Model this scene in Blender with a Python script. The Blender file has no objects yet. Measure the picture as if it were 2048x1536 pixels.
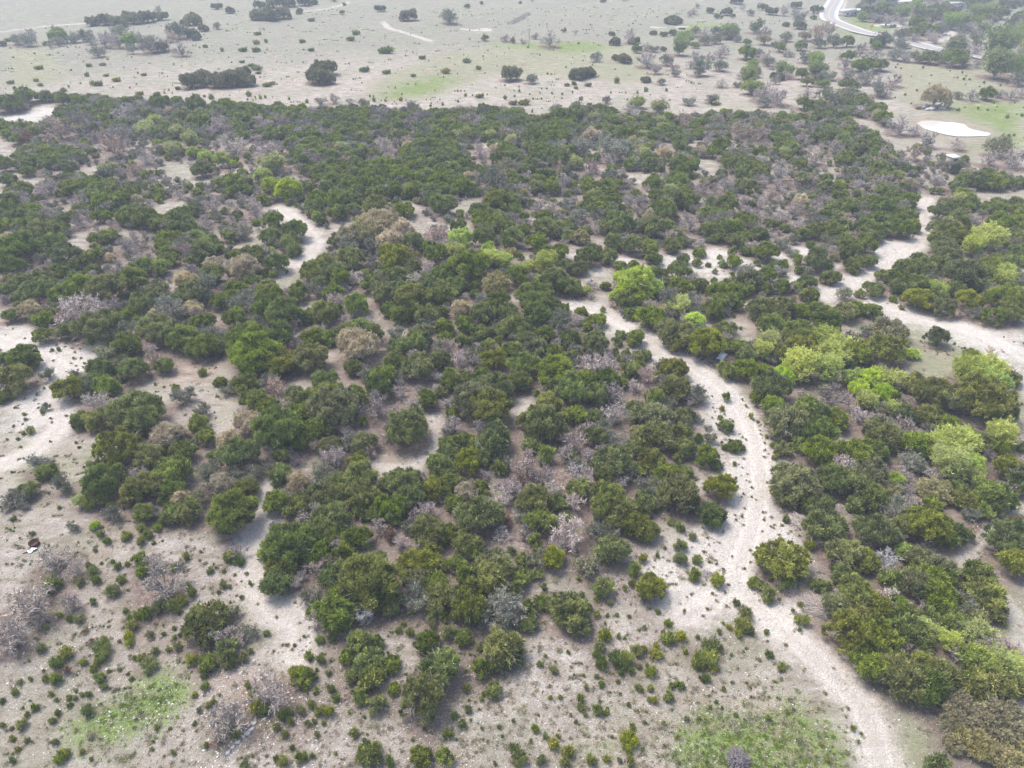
import bpy, math, random
import numpy as np
from mathutils import Vector, noise as mnoise
R = math.radians
scene = bpy.context.scene
COL = scene.collection

# ------------------------------------------------------------------ camera, sky, sun, exposure
CAM_H, PITCH, F = 65.0, 36.0, 1366.0            # metres, degrees below level, focal length in pixels of a 2048 wide frame
cam_d = bpy.data.cameras.new("camera"); cam = bpy.data.objects.new("camera", cam_d); COL.objects.link(cam)
cam.location = (0, 0, CAM_H); cam.rotation_euler = (R(90 - PITCH), 0, 0)
cam_d.sensor_width = 36.0; cam_d.lens = 36.0 * F / 2048.0; cam_d.clip_start = 0.5; cam_d.clip_end = 9000.0
scene.camera = cam

SUN_EL, SUN_AZ = 60.0, -50.0                     # azimuth clockwise from +Y: ahead and to the left, so near sides of the crowns are in shade
world = bpy.data.worlds.new("World"); scene.world = world; world.use_nodes = True
wn, wl = world.node_tree.nodes, world.node_tree.links
bg = wn["Background"]; bg.inputs["Strength"].default_value = 0.125
sky = wn.new("ShaderNodeTexSky"); sky.sky_type = 'NISHITA'; sky.sun_disc = False
sky.sun_elevation = R(SUN_EL); sky.sun_rotation = R(SUN_AZ); sky.air_density = 1.0; sky.dust_density = 4.0; sky.ozone_density = 0.6
wl.new(sky.outputs[0], bg.inputs["Color"])
sun_d = bpy.data.lights.new("sun", 'SUN'); sun_d.energy = 1.5; sun_d.angle = R(20); sun_d.color = (1.0, 0.955, 0.90)
sun = bpy.data.objects.new("sun", sun_d); COL.objects.link(sun)
sdir = Vector((math.sin(R(SUN_AZ)) * math.cos(R(SUN_EL)), math.cos(R(SUN_AZ)) * math.cos(R(SUN_EL)), math.sin(R(SUN_EL))))
sun.rotation_euler = sdir.to_track_quat('Z', 'Y').to_euler(); sun.location = (0, 0, 200)
vs = scene.view_settings
vs.view_transform = 'Standard'; vs.look = 'None'; vs.exposure = 1.27; vs.gamma = 1.0; vs.use_curve_mapping = False
scene.render.engine = 'CYCLES'
cy = scene.cycles
cy.use_denoising = True; cy.denoiser = 'OPENIMAGEDENOISE'; cy.denoising_input_passes = 'RGB_ALBEDO_NORMAL'; cy.denoising_prefilter = 'NONE'
cy.max_bounces = 5; cy.diffuse_bounces = 3; cy.glossy_bounces = 2; cy.transmission_bounces = 3; cy.volume_bounces = 1
cy.transparent_max_bounces = 4; cy.use_adaptive_sampling = True; cy.adaptive_threshold = 0.01
HAZE_DENSITY = 0.00043
REVERSE_JOIN = True

# ------------------------------------------------------------------ small helpers
def tag(o, label=None, cat=None, group=None, kind=None):
    if label: o["label"] = label
    if cat: o["category"] = cat
    if group: o["group"] = group
    if kind: o["kind"] = kind
    return o
def link(name, me, parent=None):
    o = bpy.data.objects.new(name, me); COL.objects.link(o)
    if parent: o.parent = parent
    return o
def empty(name, loc=(0, 0, 0), rz=0.0):
    o = link(name, None); o.location = loc; o.rotation_euler = (0, 0, rz); o.empty_display_size = 0.3
    return o
def mesh_np(name, V, Fc, mat=None, attrs=None, smooth=False, nv=3):
    """mesh from arrays: V (n,3), Fc (m,nv)"""
    V = np.asarray(V, dtype=np.float32); Fc = np.asarray(Fc, dtype=np.int32)
    me = bpy.data.meshes.new(name)
    me.vertices.add(len(V)); me.vertices.foreach_set("co", V.ravel())
    me.loops.add(Fc.size); me.loops.foreach_set("vertex_index", Fc.ravel())
    me.polygons.add(len(Fc))
    me.polygons.foreach_set("loop_start", np.arange(0, Fc.size, Fc.shape[1], dtype=np.int32))
    me.polygons.foreach_set("loop_total", np.full(len(Fc), Fc.shape[1], dtype=np.int32))
    if smooth: me.polygons.foreach_set("use_smooth", np.ones(len(Fc), dtype=bool))
    me.update(calc_edges=True)
    if attrs:
        for k, a in attrs.items():
            at = me.attributes.new(k, 'FLOAT', 'POINT'); at.data.foreach_set("value", np.asarray(a, dtype=np.float32))
    if mat: me.materials.append(mat)
    return me

# terrain and the pixel -> ground mapping used to lay things out on it
def hgt(x, y):
    x = np.asarray(x, dtype=float); y = np.asarray(y, dtype=float)
    h = 0.45 * np.sin(x * 0.061 + 1.3) * np.cos(y * 0.047 + 0.4) + 0.30 * np.sin(x * 0.11 - y * 0.083) + 0.12 * np.sin(x * 0.31 + 2) * np.sin(y * 0.27)
    far = np.clip((y - 380) / 600, 0, 1)
    h = h + far * 2.5 * np.sin(x * 0.011 + y * 0.006)
    pd = np.clip((np.hypot((x - 147) / 1.3, y - 236) - 16) / 22, 0, 1); pd = pd * pd * (3 - 2 * pd)
    h = h * pd + 0.35 * np.exp(-((np.hypot(x - 147, (y - 236)) - 27) / 4.0) ** 2) * (x > 150)
    hill = np.clip((x * 0.55 + (y - 560) * 0.8 - 100) / 500, 0, 1)
    return h + 60 * hill * hill * (3 - 2 * hill)
cp, sp = math.cos(R(PITCH)), math.sin(R(PITCH))
def unproj(px, py, z=0.0):
    """ground point (plus height z above the terrain) seen at a pixel of the 2048x1536 frame; arrays allowed"""
    u = (np.asarray(px, float) - 1024) / F; v = (768 - np.asarray(py, float)) / F
    dx, dy, dz = u, v * sp + cp, v * cp - sp
    dz = np.minimum(dz, -0.03)
    zz = np.zeros_like(dx)
    for _ in range(12):
        t = (CAM_H - z - zz) / (-dz)
        zz = 0.5 * zz + 0.5 * hgt(dx * t, dy * t)
    return dx * t, dy * t, t
def proj(x, y, z):
    x = np.asarray(x, float); y = np.asarray(y, float); z = np.asarray(z, float) - CAM_H
    d = y * cp - z * sp
    d = np.maximum(d, 1e-3)
    return 1024 + F * x / d, 768 - F * (y * sp + z * cp) / d, d
def in_poly(px, py, poly):
    px = np.asarray(px, float); py = np.asarray(py, float)
    c = np.zeros(px.shape, bool); n = len(poly)
    for i in range(n):
        x1, y1 = poly[i]; x2, y2 = poly[(i + 1) % n]
        if y1 == y2: continue
        k = ((y1 > py) != (y2 > py)) & (px < (x2 - x1) * (py - y1) / (y2 - y1) + x1)
        c ^= k
    return c
def seg_dist(px, py, pts, closed=False):
    d = np.full(px.shape, 1e9)
    n = len(pts)
    for i in range(n if closed else n - 1):
        ax, ay = pts[i]; bx, by = pts[(i + 1) % n]
        vx, vy = bx - ax, by - ay
        L = vx * vx + vy * vy + 1e-9
        t = np.clip(((px - ax) * vx + (py - ay) * vy) / L, 0, 1)
        d = np.minimum(d, (px - ax - t * vx) ** 2 + (py - ay - t * vy) ** 2)
    return np.sqrt(d)
def world_poly(poly):
    a = np.array(poly, float)
    # subdivide so straight picture edges stay right on the ground
    x, y, _ = unproj(a[:, 0], a[:, 1])
    return [(float(p), float(q)) for p, q in zip(x, y)]

# ------------------------------------------------------------------ node helpers
class NT:
    def __init__(s, name):
        s.m = bpy.data.materials.new(name); s.m.use_nodes = True
        s.t = s.m.node_tree; s.n = s.t.nodes; s.l = s.t.links; s.n.clear()
        s.out = s.n.new("ShaderNodeOutputMaterial")
    def put(s, sock, v):
        if hasattr(v, "is_linked") or isinstance(v, bpy.types.NodeSocket): s.l.new(v, sock)
        elif v is not None: sock.default_value = v
    def math(s, op, a, b=None, c=None, clamp=False):
        n = s.n.new("ShaderNodeMath"); n.operation = op; n.use_clamp = clamp
        s.put(n.inputs[0], a)
        if b is not None: s.put(n.inputs[1], b)
        if c is not None: s.put(n.inputs[2], c)
        return n.outputs[0]
    def mix(s, f, a, b, mode='MIX'):
        n = s.n.new("ShaderNodeMix"); n.data_type = 'RGBA'; n.blend_type = mode; n.clamp_factor = True
        s.put(n.inputs[0], f); s.put(n.inputs[6], a if not isinstance(a, tuple) else (*a, 1)); s.put(n.inputs[7], b if not isinstance(b, tuple) else (*b, 1))
        return n.outputs[2]
    def attr(s, name):
        n = s.n.new("ShaderNodeAttribute"); n.attribute_name = name; return n.outputs["Fac"]
    def noise(s, vec, scale, detail=4, rough=0.55):
        n = s.n.new("ShaderNodeTexNoise"); s.put(n.inputs["Vector"], vec)
        n.inputs["Scale"].default_value = scale; n.inputs["Detail"].default_value = detail; n.inputs["Roughness"].default_value = rough
        return n.outputs["Fac"]
    def vor(s, vec, scale, out="Distance", rand=1.0):
        n = s.n.new("ShaderNodeTexVoronoi"); s.put(n.inputs["Vector"], vec); n.inputs["Scale"].default_value = scale
        n.inputs["Randomness"].default_value = rand
        return n.outputs[out]
    def step(s, v, lo, hi, a=0.0, b=1.0):
        n = s.n.new("ShaderNodeMapRange"); n.interpolation_type = 'SMOOTHSTEP'
        s.put(n.inputs[0], v); n.inputs[1].default_value = lo; n.inputs[2].default_value = hi; n.inputs[3].default_value = a; n.inputs[4].default_value = b
        return n.outputs[0]
    def geo(s): return s.n.new("ShaderNodeNewGeometry").outputs["Position"]
    def diffuse(s, col, rough=0.9, normal=None, trans=0.0, spec=0.1):
        p = s.n.new("ShaderNodeBsdfPrincipled"); s.put(p.inputs["Base Color"], col if not isinstance(col, tuple) else (*col, 1))
        s.put(p.inputs["Roughness"], rough); p.inputs["Specular IOR Level"].default_value = spec
        if normal is not None: s.l.new(normal, p.inputs["Normal"])
        o = p.outputs[0]
        if trans > 0:
            t = s.n.new("ShaderNodeBsdfTranslucent"); s.put(t.inputs[0], col if not isinstance(col, tuple) else (*col, 1))
            mx = s.n.new("ShaderNodeMixShader"); mx.inputs[0].default_value = trans
            s.l.new(o, mx.inputs[1]); s.l.new(t.outputs[0], mx.inputs[2]); o = mx.outputs[0]
        s.l.new(o, s.out.inputs[0]); return s.m
    def bump(s, h, strength=0.5, dist=0.1):
        b = s.n.new("ShaderNodeBump"); b.inputs["Strength"].default_value = strength; b.inputs["Distance"].default_value = dist
        s.l.new(h, b.inputs["Height"]); return b.outputs[0]

def leaf_mat(name, dark, light, trans=0.25, hv=0.018, vv=0.32):
    s = NT(name)
    c = s.mix(s.attr("tint"), dark, light)
    oi = s.n.new("ShaderNodeObjectInfo")
    c = s.mix(1.0, c, oi.outputs["Color"], 'MULTIPLY')
    hsv = s.n.new("ShaderNodeHueSaturation")
    r = oi.outputs["Random"]
    s.put(hsv.inputs["Hue"], s.math('MULTIPLY_ADD', r, hv, 0.5 - hv / 2))
    r2 = s.math('FRACT', s.math('MULTIPLY', r, 17.31))
    s.put(hsv.inputs["Value"], s.math('MULTIPLY_ADD', r2, vv, 1 - vv * 0.45))
    r3 = s.math('FRACT', s.math('MULTIPLY', r, 5.77))
    s.put(hsv.inputs["Saturation"], s.math('MULTIPLY_ADD', r3, 0.35, 0.78))
    s.l.new(c, hsv.inputs["Color"])
    return s.diffuse(hsv.outputs[0], 0.75, None, trans, 0.15)

MAT = {}
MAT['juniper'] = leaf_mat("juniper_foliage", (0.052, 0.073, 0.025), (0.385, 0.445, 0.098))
MAT['sapling'] = leaf_mat("sapling_foliage", (0.10, 0.135, 0.03), (0.42, 0.48, 0.11))
MAT['oak'] = leaf_mat("live_oak_foliage", (0.19, 0.18, 0.085), (0.52, 0.475, 0.25), 0.3)
MAT['tan'] = leaf_mat("tan_oak_foliage", (0.32, 0.265, 0.17), (0.74, 0.64, 0.43), 0.35)
MAT['lime'] = leaf_mat("lime_spring_leaves", (0.29, 0.39, 0.04), (0.64, 0.79, 0.09), 0.42)
MAT['pale'] = leaf_mat("pale_spring_leaves", (0.30, 0.35, 0.08), (0.66, 0.72, 0.20), 0.4)
MAT['grey'] = leaf_mat("grey_green_foliage", (0.13, 0.145, 0.10), (0.31, 0.325, 0.24))
MAT['redbud'] = leaf_mat("redbud_blossom", (0.25, 0.14, 0.22), (0.5, 0.3, 0.45))
MAT['rust'] = leaf_mat("rusty_dead_foliage", (0.15, 0.08, 0.055), (0.33, 0.19, 0.12))
MAT['twig'] = leaf_mat("grey_mauve_twigs", (0.22, 0.185, 0.165), (0.60, 0.53, 0.485), 0.0, 0.04, 0.35)
MAT['twig_silver'] = leaf_mat("silver_dead_twigs", (0.35, 0.34, 0.34), (0.62, 0.60, 0.58), 0.0, 0.02, 0.2)
MAT['drytuft'] = leaf_mat("dry_tuft", (0.22, 0.20, 0.13), (0.50, 0.45, 0.33), 0.1, 0.05, 0.5)
def bark_mat(name, a, b):
    s = NT(name); p = s.geo()
    return s.diffuse(s.mix(s.noise(p, 6.0, 3), a, b), 0.9)
MAT['bark'] = bark_mat("juniper_bark", (0.16, 0.14, 0.13), (0.40, 0.37, 0.36))
MAT['bark_grey'] = bark_mat("grey_bark", (0.30, 0.28, 0.27), (0.56, 0.53, 0.52))

# ------------------------------------------------------------------ plants: shared meshes
rng = np.random.default_rng(7)
def unit(v): return v / (np.linalg.norm(v, axis=-1, keepdims=True) + 1e-9)
def lobes(rg, r, h, n, spread):
    """billows that make up a crown: centre and radii"""
    L = [(np.array([0, 0, h * 0.48]), np.array([r * 0.72, r * 0.72, h * 0.5]))]
    for i in range(n):
        a = 2 * math.pi * (i + rg.uniform(-.3, .3)) / max(n, 1); d = r * spread * rg.uniform(0.75, 1.05)
        k = rg.uniform(0.36, 0.56) * r
        zc = h * rg.uniform(0.28, 0.60)
        L.append((np.array([math.cos(a) * d, math.sin(a) * d, max(zc, k * 0.55)]), np.array([k, k, k * rg.uniform(0.75, 1.0)])))
    return L
def surf_points(rg, L, n, zmin=0.0):
    P, N = [], []
    area = np.array([l[1][0] * l[1][1] for l in L]); area = area / area.sum()
    got = 0
    while got < n:
        m = (n - got) * 2 + 20
        idx = rg.choice(len(L), size=m, p=area)
        d = unit(rg.normal(size=(m, 3))); d[:, 2] = np.where((d[:, 2] < -0.3), -d[:, 2], d[:, 2])
        C = np.array([l[0] for l in L])[idx]; Rr = np.array([l[1] for l in L])[idx]
        p = C + d * Rr * rg.uniform(0.88, 1.04, size=(m, 1))
        ok = p[:, 2] > zmin
        for j, (c, rr) in enumerate(L):
            q = (p - c) / rr
            ok &= ~(((q ** 2).sum(1) < 0.72) & (idx != j))
        p = p[ok]; nn = unit(d[ok] / Rr[ok])
        P.append(p); N.append(nn); got += len(p)
    return np.concatenate(P)[:n], np.concatenate(N)[:n]
def surf_points2(rg, L, n, zmin):
    """points over many small billows, mostly on their outer and upper sides"""
    C = np.array([l[0] for l in L]); Rr = np.array([l[1] for l in L]); area = Rr[:, 0] ** 2; area = area / area.sum()
    P, N, W = [], [], []; got = 0
    ctr = np.array([0, 0, C[:, 2].mean() * 0.5])
    while got < n:
        m = (n - got) * 2 + 50; idx = rg.choice(len(L), size=m, p=area)
        out = unit(C[idx] - ctr); d = unit(rg.normal(size=(m, 3)) + out * 0.9 + [0, 0, .25])
        p = C[idx] + d * Rr[idx] * rg.uniform(0.85, 1.05, size=(m, 1)); ok = p[:, 2] > zmin
        q = np.zeros(m)
        for j in range(len(L)):
            e = (((p - C[j]) / Rr[j]) ** 2).sum(1); q += (e < 0.6) & (idx != j)
        ok &= q < 1
        P.append(p[ok]); N.append(d[ok]); W.append(idx[ok]); got += int(ok.sum())
    return np.concatenate(P)[:n], np.concatenate(N)[:n], np.concatenate(W)[:n]
def tufts(rg, P, N, blades, size, width, up=0.5, spread=0.75, tip_tint=0.45):
    """small blade-shaped faces fanning out of every point; returns V,F,tint"""
    n = len(P)
    ax = unit(N * (1 - up) + np.array([0, 0, up]) + rg.normal(size=(n, 3)) * 0.15)
    s = rg.uniform(0.7, 1.35, size=(n, 1)) * size
    tt = np.clip(rg.normal(0.38, 0.2, size=n), 0, 1)
    A = np.repeat(ax, blades, 0); B = np.repeat(P, blades, 0); S = np.repeat(s, blades, 0); T = np.repeat(tt, blades)
    d = unit(A + rg.normal(size=A.shape) * spread * 0.7)
    side = unit(np.cross(d, rg.normal(size=A.shape)))
    base = B + rg.normal(size=A.shape) * S * 0.30
    L = S * rg.uniform(0.6, 1.15, size=S.shape)
    W = width * S * rg.uniform(0.7, 1.3, size=S.shape)
    v0 = base - side * W * 0.5; v1 = base + side * W * 0.5; v2 = base + d * L + side * W * rg.uniform(-.3, .3, size=S.shape)
    V = np.stack([v0, v1, v2], 1).reshape(-1, 3)
    V[:, 2] = np.maximum(V[:, 2], 0.02)
    Fc = np.arange(len(V)).reshape(-1, 3)
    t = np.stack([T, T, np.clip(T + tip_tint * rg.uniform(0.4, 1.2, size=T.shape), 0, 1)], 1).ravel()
    return V, Fc, t
def merge(parts):
    V, Fc, T = [], [], []; o = 0
    for v, f, t in parts:
        V.append(v); Fc.append(f + o); T.append(t); o += len(v)
    return np.concatenate(V), np.concatenate(Fc), np.concatenate(T)
def prisms(segs, rg, tint=None, sides=3):
    """tapered 3-sided sticks; segs: list of (p0,p1,r0,r1)"""
    P0 = np.array([s[0] for s in segs]); P1 = np.array([s[1] for s in segs]); R0 = np.array([s[2] for s in segs]); R1 = np.array([s[3] for s in segs])
    d = unit(P1 - P0); a = np.where(np.abs(d[:, 2:3]) < 0.9, np.array([[0, 0, 1.0]]), np.array([[1.0, 0, 0]]))
    u = unit(np.cross(d, a)); w = np.cross(d, u)
    rings = []
    for P, Rr in ((P0, R0), (P1, R1)):
        for k in range(sides):
            an = 2 * math.pi * k / sides
            rings.append(P + (u * math.cos(an) + w * math.sin(an)) * Rr[:, None])
    V = np.stack(rings, 1)                       # n, 2*sides, 3
    n = len(segs); idx = np.arange(n)[:, None] * (2 * sides)
    Fs = []
    for k in range(sides):
        k2 = (k + 1) % sides
        Fs.append(np.concatenate([idx + k, idx + k2, idx + sides + k2], 1)); Fs.append(np.concatenate([idx + k, idx + sides + k2, idx + sides + k], 1))
    Fc = np.stack(Fs, 1).reshape(-1, 3)
    t = np.repeat(rg.uniform(0.1, 0.9, size=n) if tint is None else np.full(n, tint), 2 * sides)
    return V.reshape(-1, 3), Fc, t
def blades_from(segs, rg, w):
    """twigs as slim single faces"""
    P0 = np.array([s[0] for s in segs]); P1 = np.array([s[1] for s in segs]); n = len(segs)
    side = unit(np.cross(P1 - P0, rg.normal(size=(n, 3)))) * w * rg.uniform(0.6, 1.3, size=(n, 1))
    V = np.stack([P0 - side, P0 + side, P1], 1).reshape(-1, 3)
    V[:, 2] = np.maximum(V[:, 2], 0.01)
    return V, np.arange(3 * n).reshape(-1, 3), np.repeat(rg.uniform(0, 1, n), 3)
def branch_tree(rg, r, h, limbs=6, sub=5, sub2=5, twigs=5, droop=0.0):
    """limb, branch and twig segments filling a dome of radius r and height h"""
    L0, L1, L2 = [], [], []; ends = []
    fork = np.array([rg.normal() * .05 * r, rg.normal() * .05 * r, h * 0.10])
    L0.append((np.zeros(3) - [0, 0, .1], fork, 0.055 * r + .03, 0.05 * r + .02))
    for i in range(limbs):
        a = 2 * math.pi * (i + rg.uniform(-.35, .35)) / limbs; el = rg.uniform(0.35, 1.3)
        d = np.array([math.cos(a) * math.cos(el), math.sin(a) * math.cos(el), math.sin(el)])
        tip = fork + d * np.array([r, r, h * 0.9]) * rg.uniform(0.55, 0.75)
        mid = (fork + tip) / 2 + rg.normal(size=3) * 0.05 * r
        L0.append((fork, mid, .036 * r + .015, .026 * r + .012)); L0.append((mid, tip, .026 * r + .012, .012 * r + .008))
        for j in range(sub):
            t = rg.uniform(0.25, 1.0); b = (mid * (1 - t) + tip * t) if t > .5 else (fork * (1 - t) + mid * t)
            d2 = unit(d + rg.normal(size=3) * 0.55 + [0, 0, 0.15])
            e = b + d2 * r * rg.uniform(0.22, 0.42)
            L1.append((b, e, .013 * r + .008, .007 * r + .005))
            for k in range(sub2):
                t = rg.uniform(0.3, 1.0); b2 = b * (1 - t) + e * t
                d3 = unit(d2 + rg.normal(size=3) * 0.7 + [0, 0, 0.1 - droop])
                e2 = b2 + d3 * r * rg.uniform(0.14, 0.28)
                L2.append((b2, e2)); ends.append(e2)
                for q in range(twigs):
                    t = rg.uniform(0.2, 1.0); b3 = b2 * (1 - t) + e2 * t
                    d4 = unit(d3 + rg.normal(size=3) * 0.75)
                    L2.append((b3, b3 + d4 * r * rg.uniform(0.08, 0.2)))
    return L0, L1, L2, np.array(ends)
def small_trunk(name, rg, r, h, mat):
    L = []
    n = rg.integers(2, 4)
    for i in range(n):
        a = rg.uniform(0, 6.28); p1 = np.array([math.cos(a) * r * .12, math.sin(a) * r * .12, h * .25]); p2 = np.array([math.cos(a) * r * .4, math.sin(a) * r * .4, h * .7])
        L.append((np.array([0, 0, -.15]), p1, .05 * r + .03, .04 * r + .02)); L.append((p1, p2, .04 * r + .02, .015 * r + .01))
    for i in range(int(rg.integers(2, 8))):      # dead limbs that show between the foliage
        a = rg.uniform(0, 6.28); z0 = h * rg.uniform(.15, .5); q = rg.uniform(.75, 1.08)
        p1 = np.array([math.cos(a) * r * .45, math.sin(a) * r * .45, z0 + h * .12]); p2 = np.array([math.cos(a + .2) * r * q, math.sin(a + .2) * r * q, z0 + h * rg.uniform(.1, .45)])
        L.append((np.array([0, 0, z0]), p1, .03 * r, .022 * r)); L.append((p1, p2, .022 * r, .008 * r))
        for _ in range(3):
            e = p2 + rg.normal(size=3) * .14 * r; b = p1 * .4 + p2 * .6; L.append((b, e, .011 * r, .005 * r))
    V, Fc, t = prisms(L, rg, sides=5)
    return mesh_np(name, V, Fc, mat, {"tint": t})
PROTO = {}     # kind -> list of dict(r, h, crown mesh, trunk mesh, shape word)
def bushy(kind, leaf, seeds, sizes, hr, nl, spread, dens, blades, tsize, width, up, twigs=0, trunkmat='bark', scatter=0.0, smin=0.0, bill=None):
    out = []
    shapes = ["evenly domed", "lopsided", "two-humped", "ragged-edged", "squat", "broad many-lobed"]
    for i, sd in enumerate(seeds):
        rg = np.random.default_rng(sd); r = sizes[i]; h = r * 2 * hr * rg.uniform(0.9, 1.12)
        k = i % 6
        n = [nl, nl + 1, 2, nl + 2, nl, nl + 3][k]; spd = [spread * .85, spread * 1.1, spread * 1.05, spread * 1.15, spread, spread * 1.1][k]
        if k == 4: h *= 0.8
        L = lobes(rg, r, h, n, spd)
        cnt = int(dens * r * r * 6)
        nb = int(np.clip(14 + 9 * r * r / (1 + 0.12 * r * r), 10, 70)); C, Nc = surf_points(rg, L, nb, smin * h)
        kb = rg.uniform(0.7, 1.3, nb) * 0.22 * r * (26.0 / nb) ** 0.4 if bill is None else rg.uniform(0.75, 1.25, nb) * bill * r
        B = [(c - nn * k * 0.30, np.array([k, k, k * rg.uniform(0.8, 1.25)])) for c, nn, k in zip(C, Nc, kb)]
        bt = np.clip(rg.normal(0, 0.2, nb), -.35, .35)
        B = [(c + unit(c - np.array([0, 0, h * .3])) * k_[0] * rg.uniform(-.45, .6), k_) for c, k_ in B]
        P, N, who = surf_points2(rg, B, cnt, smin * h)
        P = P + rg.normal(size=P.shape) * scatter * r
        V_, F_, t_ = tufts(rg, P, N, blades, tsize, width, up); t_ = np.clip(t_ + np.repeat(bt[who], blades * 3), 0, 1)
        parts = [(V_, F_, t_)]
        # sparse inside growth
        Pi, Ni = surf_points(rg, [(c, rr * 0.68) for c, rr in L], int(cnt * 0.35), 0)
        parts.append(tufts(rg, Pi, Ni, max(6, blades // 2), tsize * 1.5, width * 1.4, up))
        V, Fc, t = merge(parts)
        q = np.sqrt((V[:, :2] ** 2).sum(1)); s = r / np.quantile(q, 0.985); V[:, :2] *= s
        crown = mesh_np(kind + "_crown", V, Fc, MAT[leaf], {"tint": t})
        tr = small_trunk(kind + "_trunk", rg, r, h, MAT[trunkmat])
        out.append(dict(r=r, h=h, crown=crown, trunk=tr, shape=shapes[k]))
    PROTO[kind] = out
bushy('j', 'juniper', range(10, 24), [2.2, 2.3, 2.4, 2.6, 2.0, 4.2, 3.6, 1.2, 1.9, 2.5, 1.5, 3.2, 2.1, 2.8], 0.58, 4, 0.52, 12, 16, 0.34, 0.34, 0.62)
bushy('o', 'oak', range(30, 35), [3.2, 3.5, 3.0, 4.0, 3.4], 0.40, 6, 0.58, 9, 16, 0.42, 0.42, 0.35, trunkmat='bark_grey', smin=0.1)
bushy('t', 'tan', range(40, 44), [2.6, 3.0, 2.8, 3.2], 0.52, 6, 0.58, 10, 15, 0.34, 0.36, 0.3, trunkmat='bark_grey', scatter=0.03, smin=0.1)
bushy('g', 'lime', range(50, 54), [2.6, 2.8, 2.4, 3.0], 0.60, 6, 0.56, 10, 14, 0.36, 0.44, 0.25, trunkmat='bark_grey', scatter=0.03, smin=0.15)
bushy('s', 'sapling', range(60, 68), [0.8, 0.7, 0.9, 0.8, 0.7, 1.0, 0.9, 0.6], 0.42, 4, 0.72, 17, 12, 0.42, 0.26, 0.6, scatter=0.15)
def branchy(kind, seeds, sizes, hr, twigmat, leaf=None, leafn=0, dens=1.0, tsize=0.3, twigw=0.024, limbmat='bark_grey', cover=1.0, blades=12):
    out = []
    shapes = ["evenly spreading", "open sparse", "dense fine-twigged", "leaning", "upright", "wide low"]
    for i, sd in enumerate(seeds):
        rg = np.random.default_rng(sd); r = sizes[i]; h = r * 2 * hr * rg.uniform(0.88, 1.1); k = i % 6
        if k == 5: h *= 0.8
        if k == 4: h *= 1.15
        L0, L1, L2, ends = branch_tree(rg, r, h, 7 + (k == 2), 6, 6, int(5 * dens) + (k == 2) - (k == 1))
        V1, F1, t1 = prisms(L0, rg, sides=4)
        V2 = merge([prisms(L1, rg), blades_from(L2, rg, twigw)])
        crown = mesh_np(kind + "_crown", V2[0], V2[1], MAT[twigmat], {"tint": V2[2]})
        trunk = mesh_np(kind + "_trunk", V1, F1, MAT[limbmat], {"tint": t1})
        lf = None
        if leaf:
            m = rg.uniform(size=len(ends)) < cover
            # leaves gather on the outer ends, in clusters
            cc = ends[rg.integers(0, len(ends), 9)]
            dd = np.min(np.linalg.norm(ends[:, None] - cc[None], axis=2), axis=1)
            m &= dd < np.quantile(dd, 0.35 + 0.6 * cover)
            E = ends[m]; E = np.repeat(E, leafn, 0) + rg.normal(size=(len(E) * leafn, 3)) * 0.11 * r
            E = E[E[:, 2] > 0.25 * h]
            if len(E) < 5: E = ends[:5]
            V, Fc, t = tufts(rg, E, unit(E - np.array([0, 0, h * .3])), blades, tsize, 0.4, 0.35)
            lf = mesh_np(kind + "_leaves", V, Fc, MAT[leaf], {"tint": t})
        out.append(dict(r=r, h=h, crown=crown, trunk=trunk, leaves=lf, shape=shapes[k]))
    PROTO[kind] = out
branchy('b', range(70, 76), [2.6, 2.6, 2.4, 3.0, 2.4, 3.2], 0.60, 'twig', twigw=0.038, dens=1.3)
branchy('k', range(80, 85), [1.9, 2.0, 1.8, 2.2, 1.8], 0.50, 'twig', 'grey', 2, 0.8, 0.24, cover=0.75, blades=9)
branchy('y', range(90, 94), [2.8, 3.0, 2.6, 3.2], 0.60, 'twig', 'pale', 4, 0.8, 0.36, cover=0.85, blades=9)
branchy('d', range(95, 97), [3.0, 2.6], 0.75, 'twig_silver', None, twigw=0.034, limbmat='twig_silver', dens=0.5)
branchy('p', range(97, 98), [2.6], 0.45, 'twig', 'redbud', 2, 0.8, 0.25, cover=0.7)
branchy('r', range(98, 100), [2.2, 2.0], 0.45, 'twig', 'rust', 2, 0.8, 0.25, cover=0.6)
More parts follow.
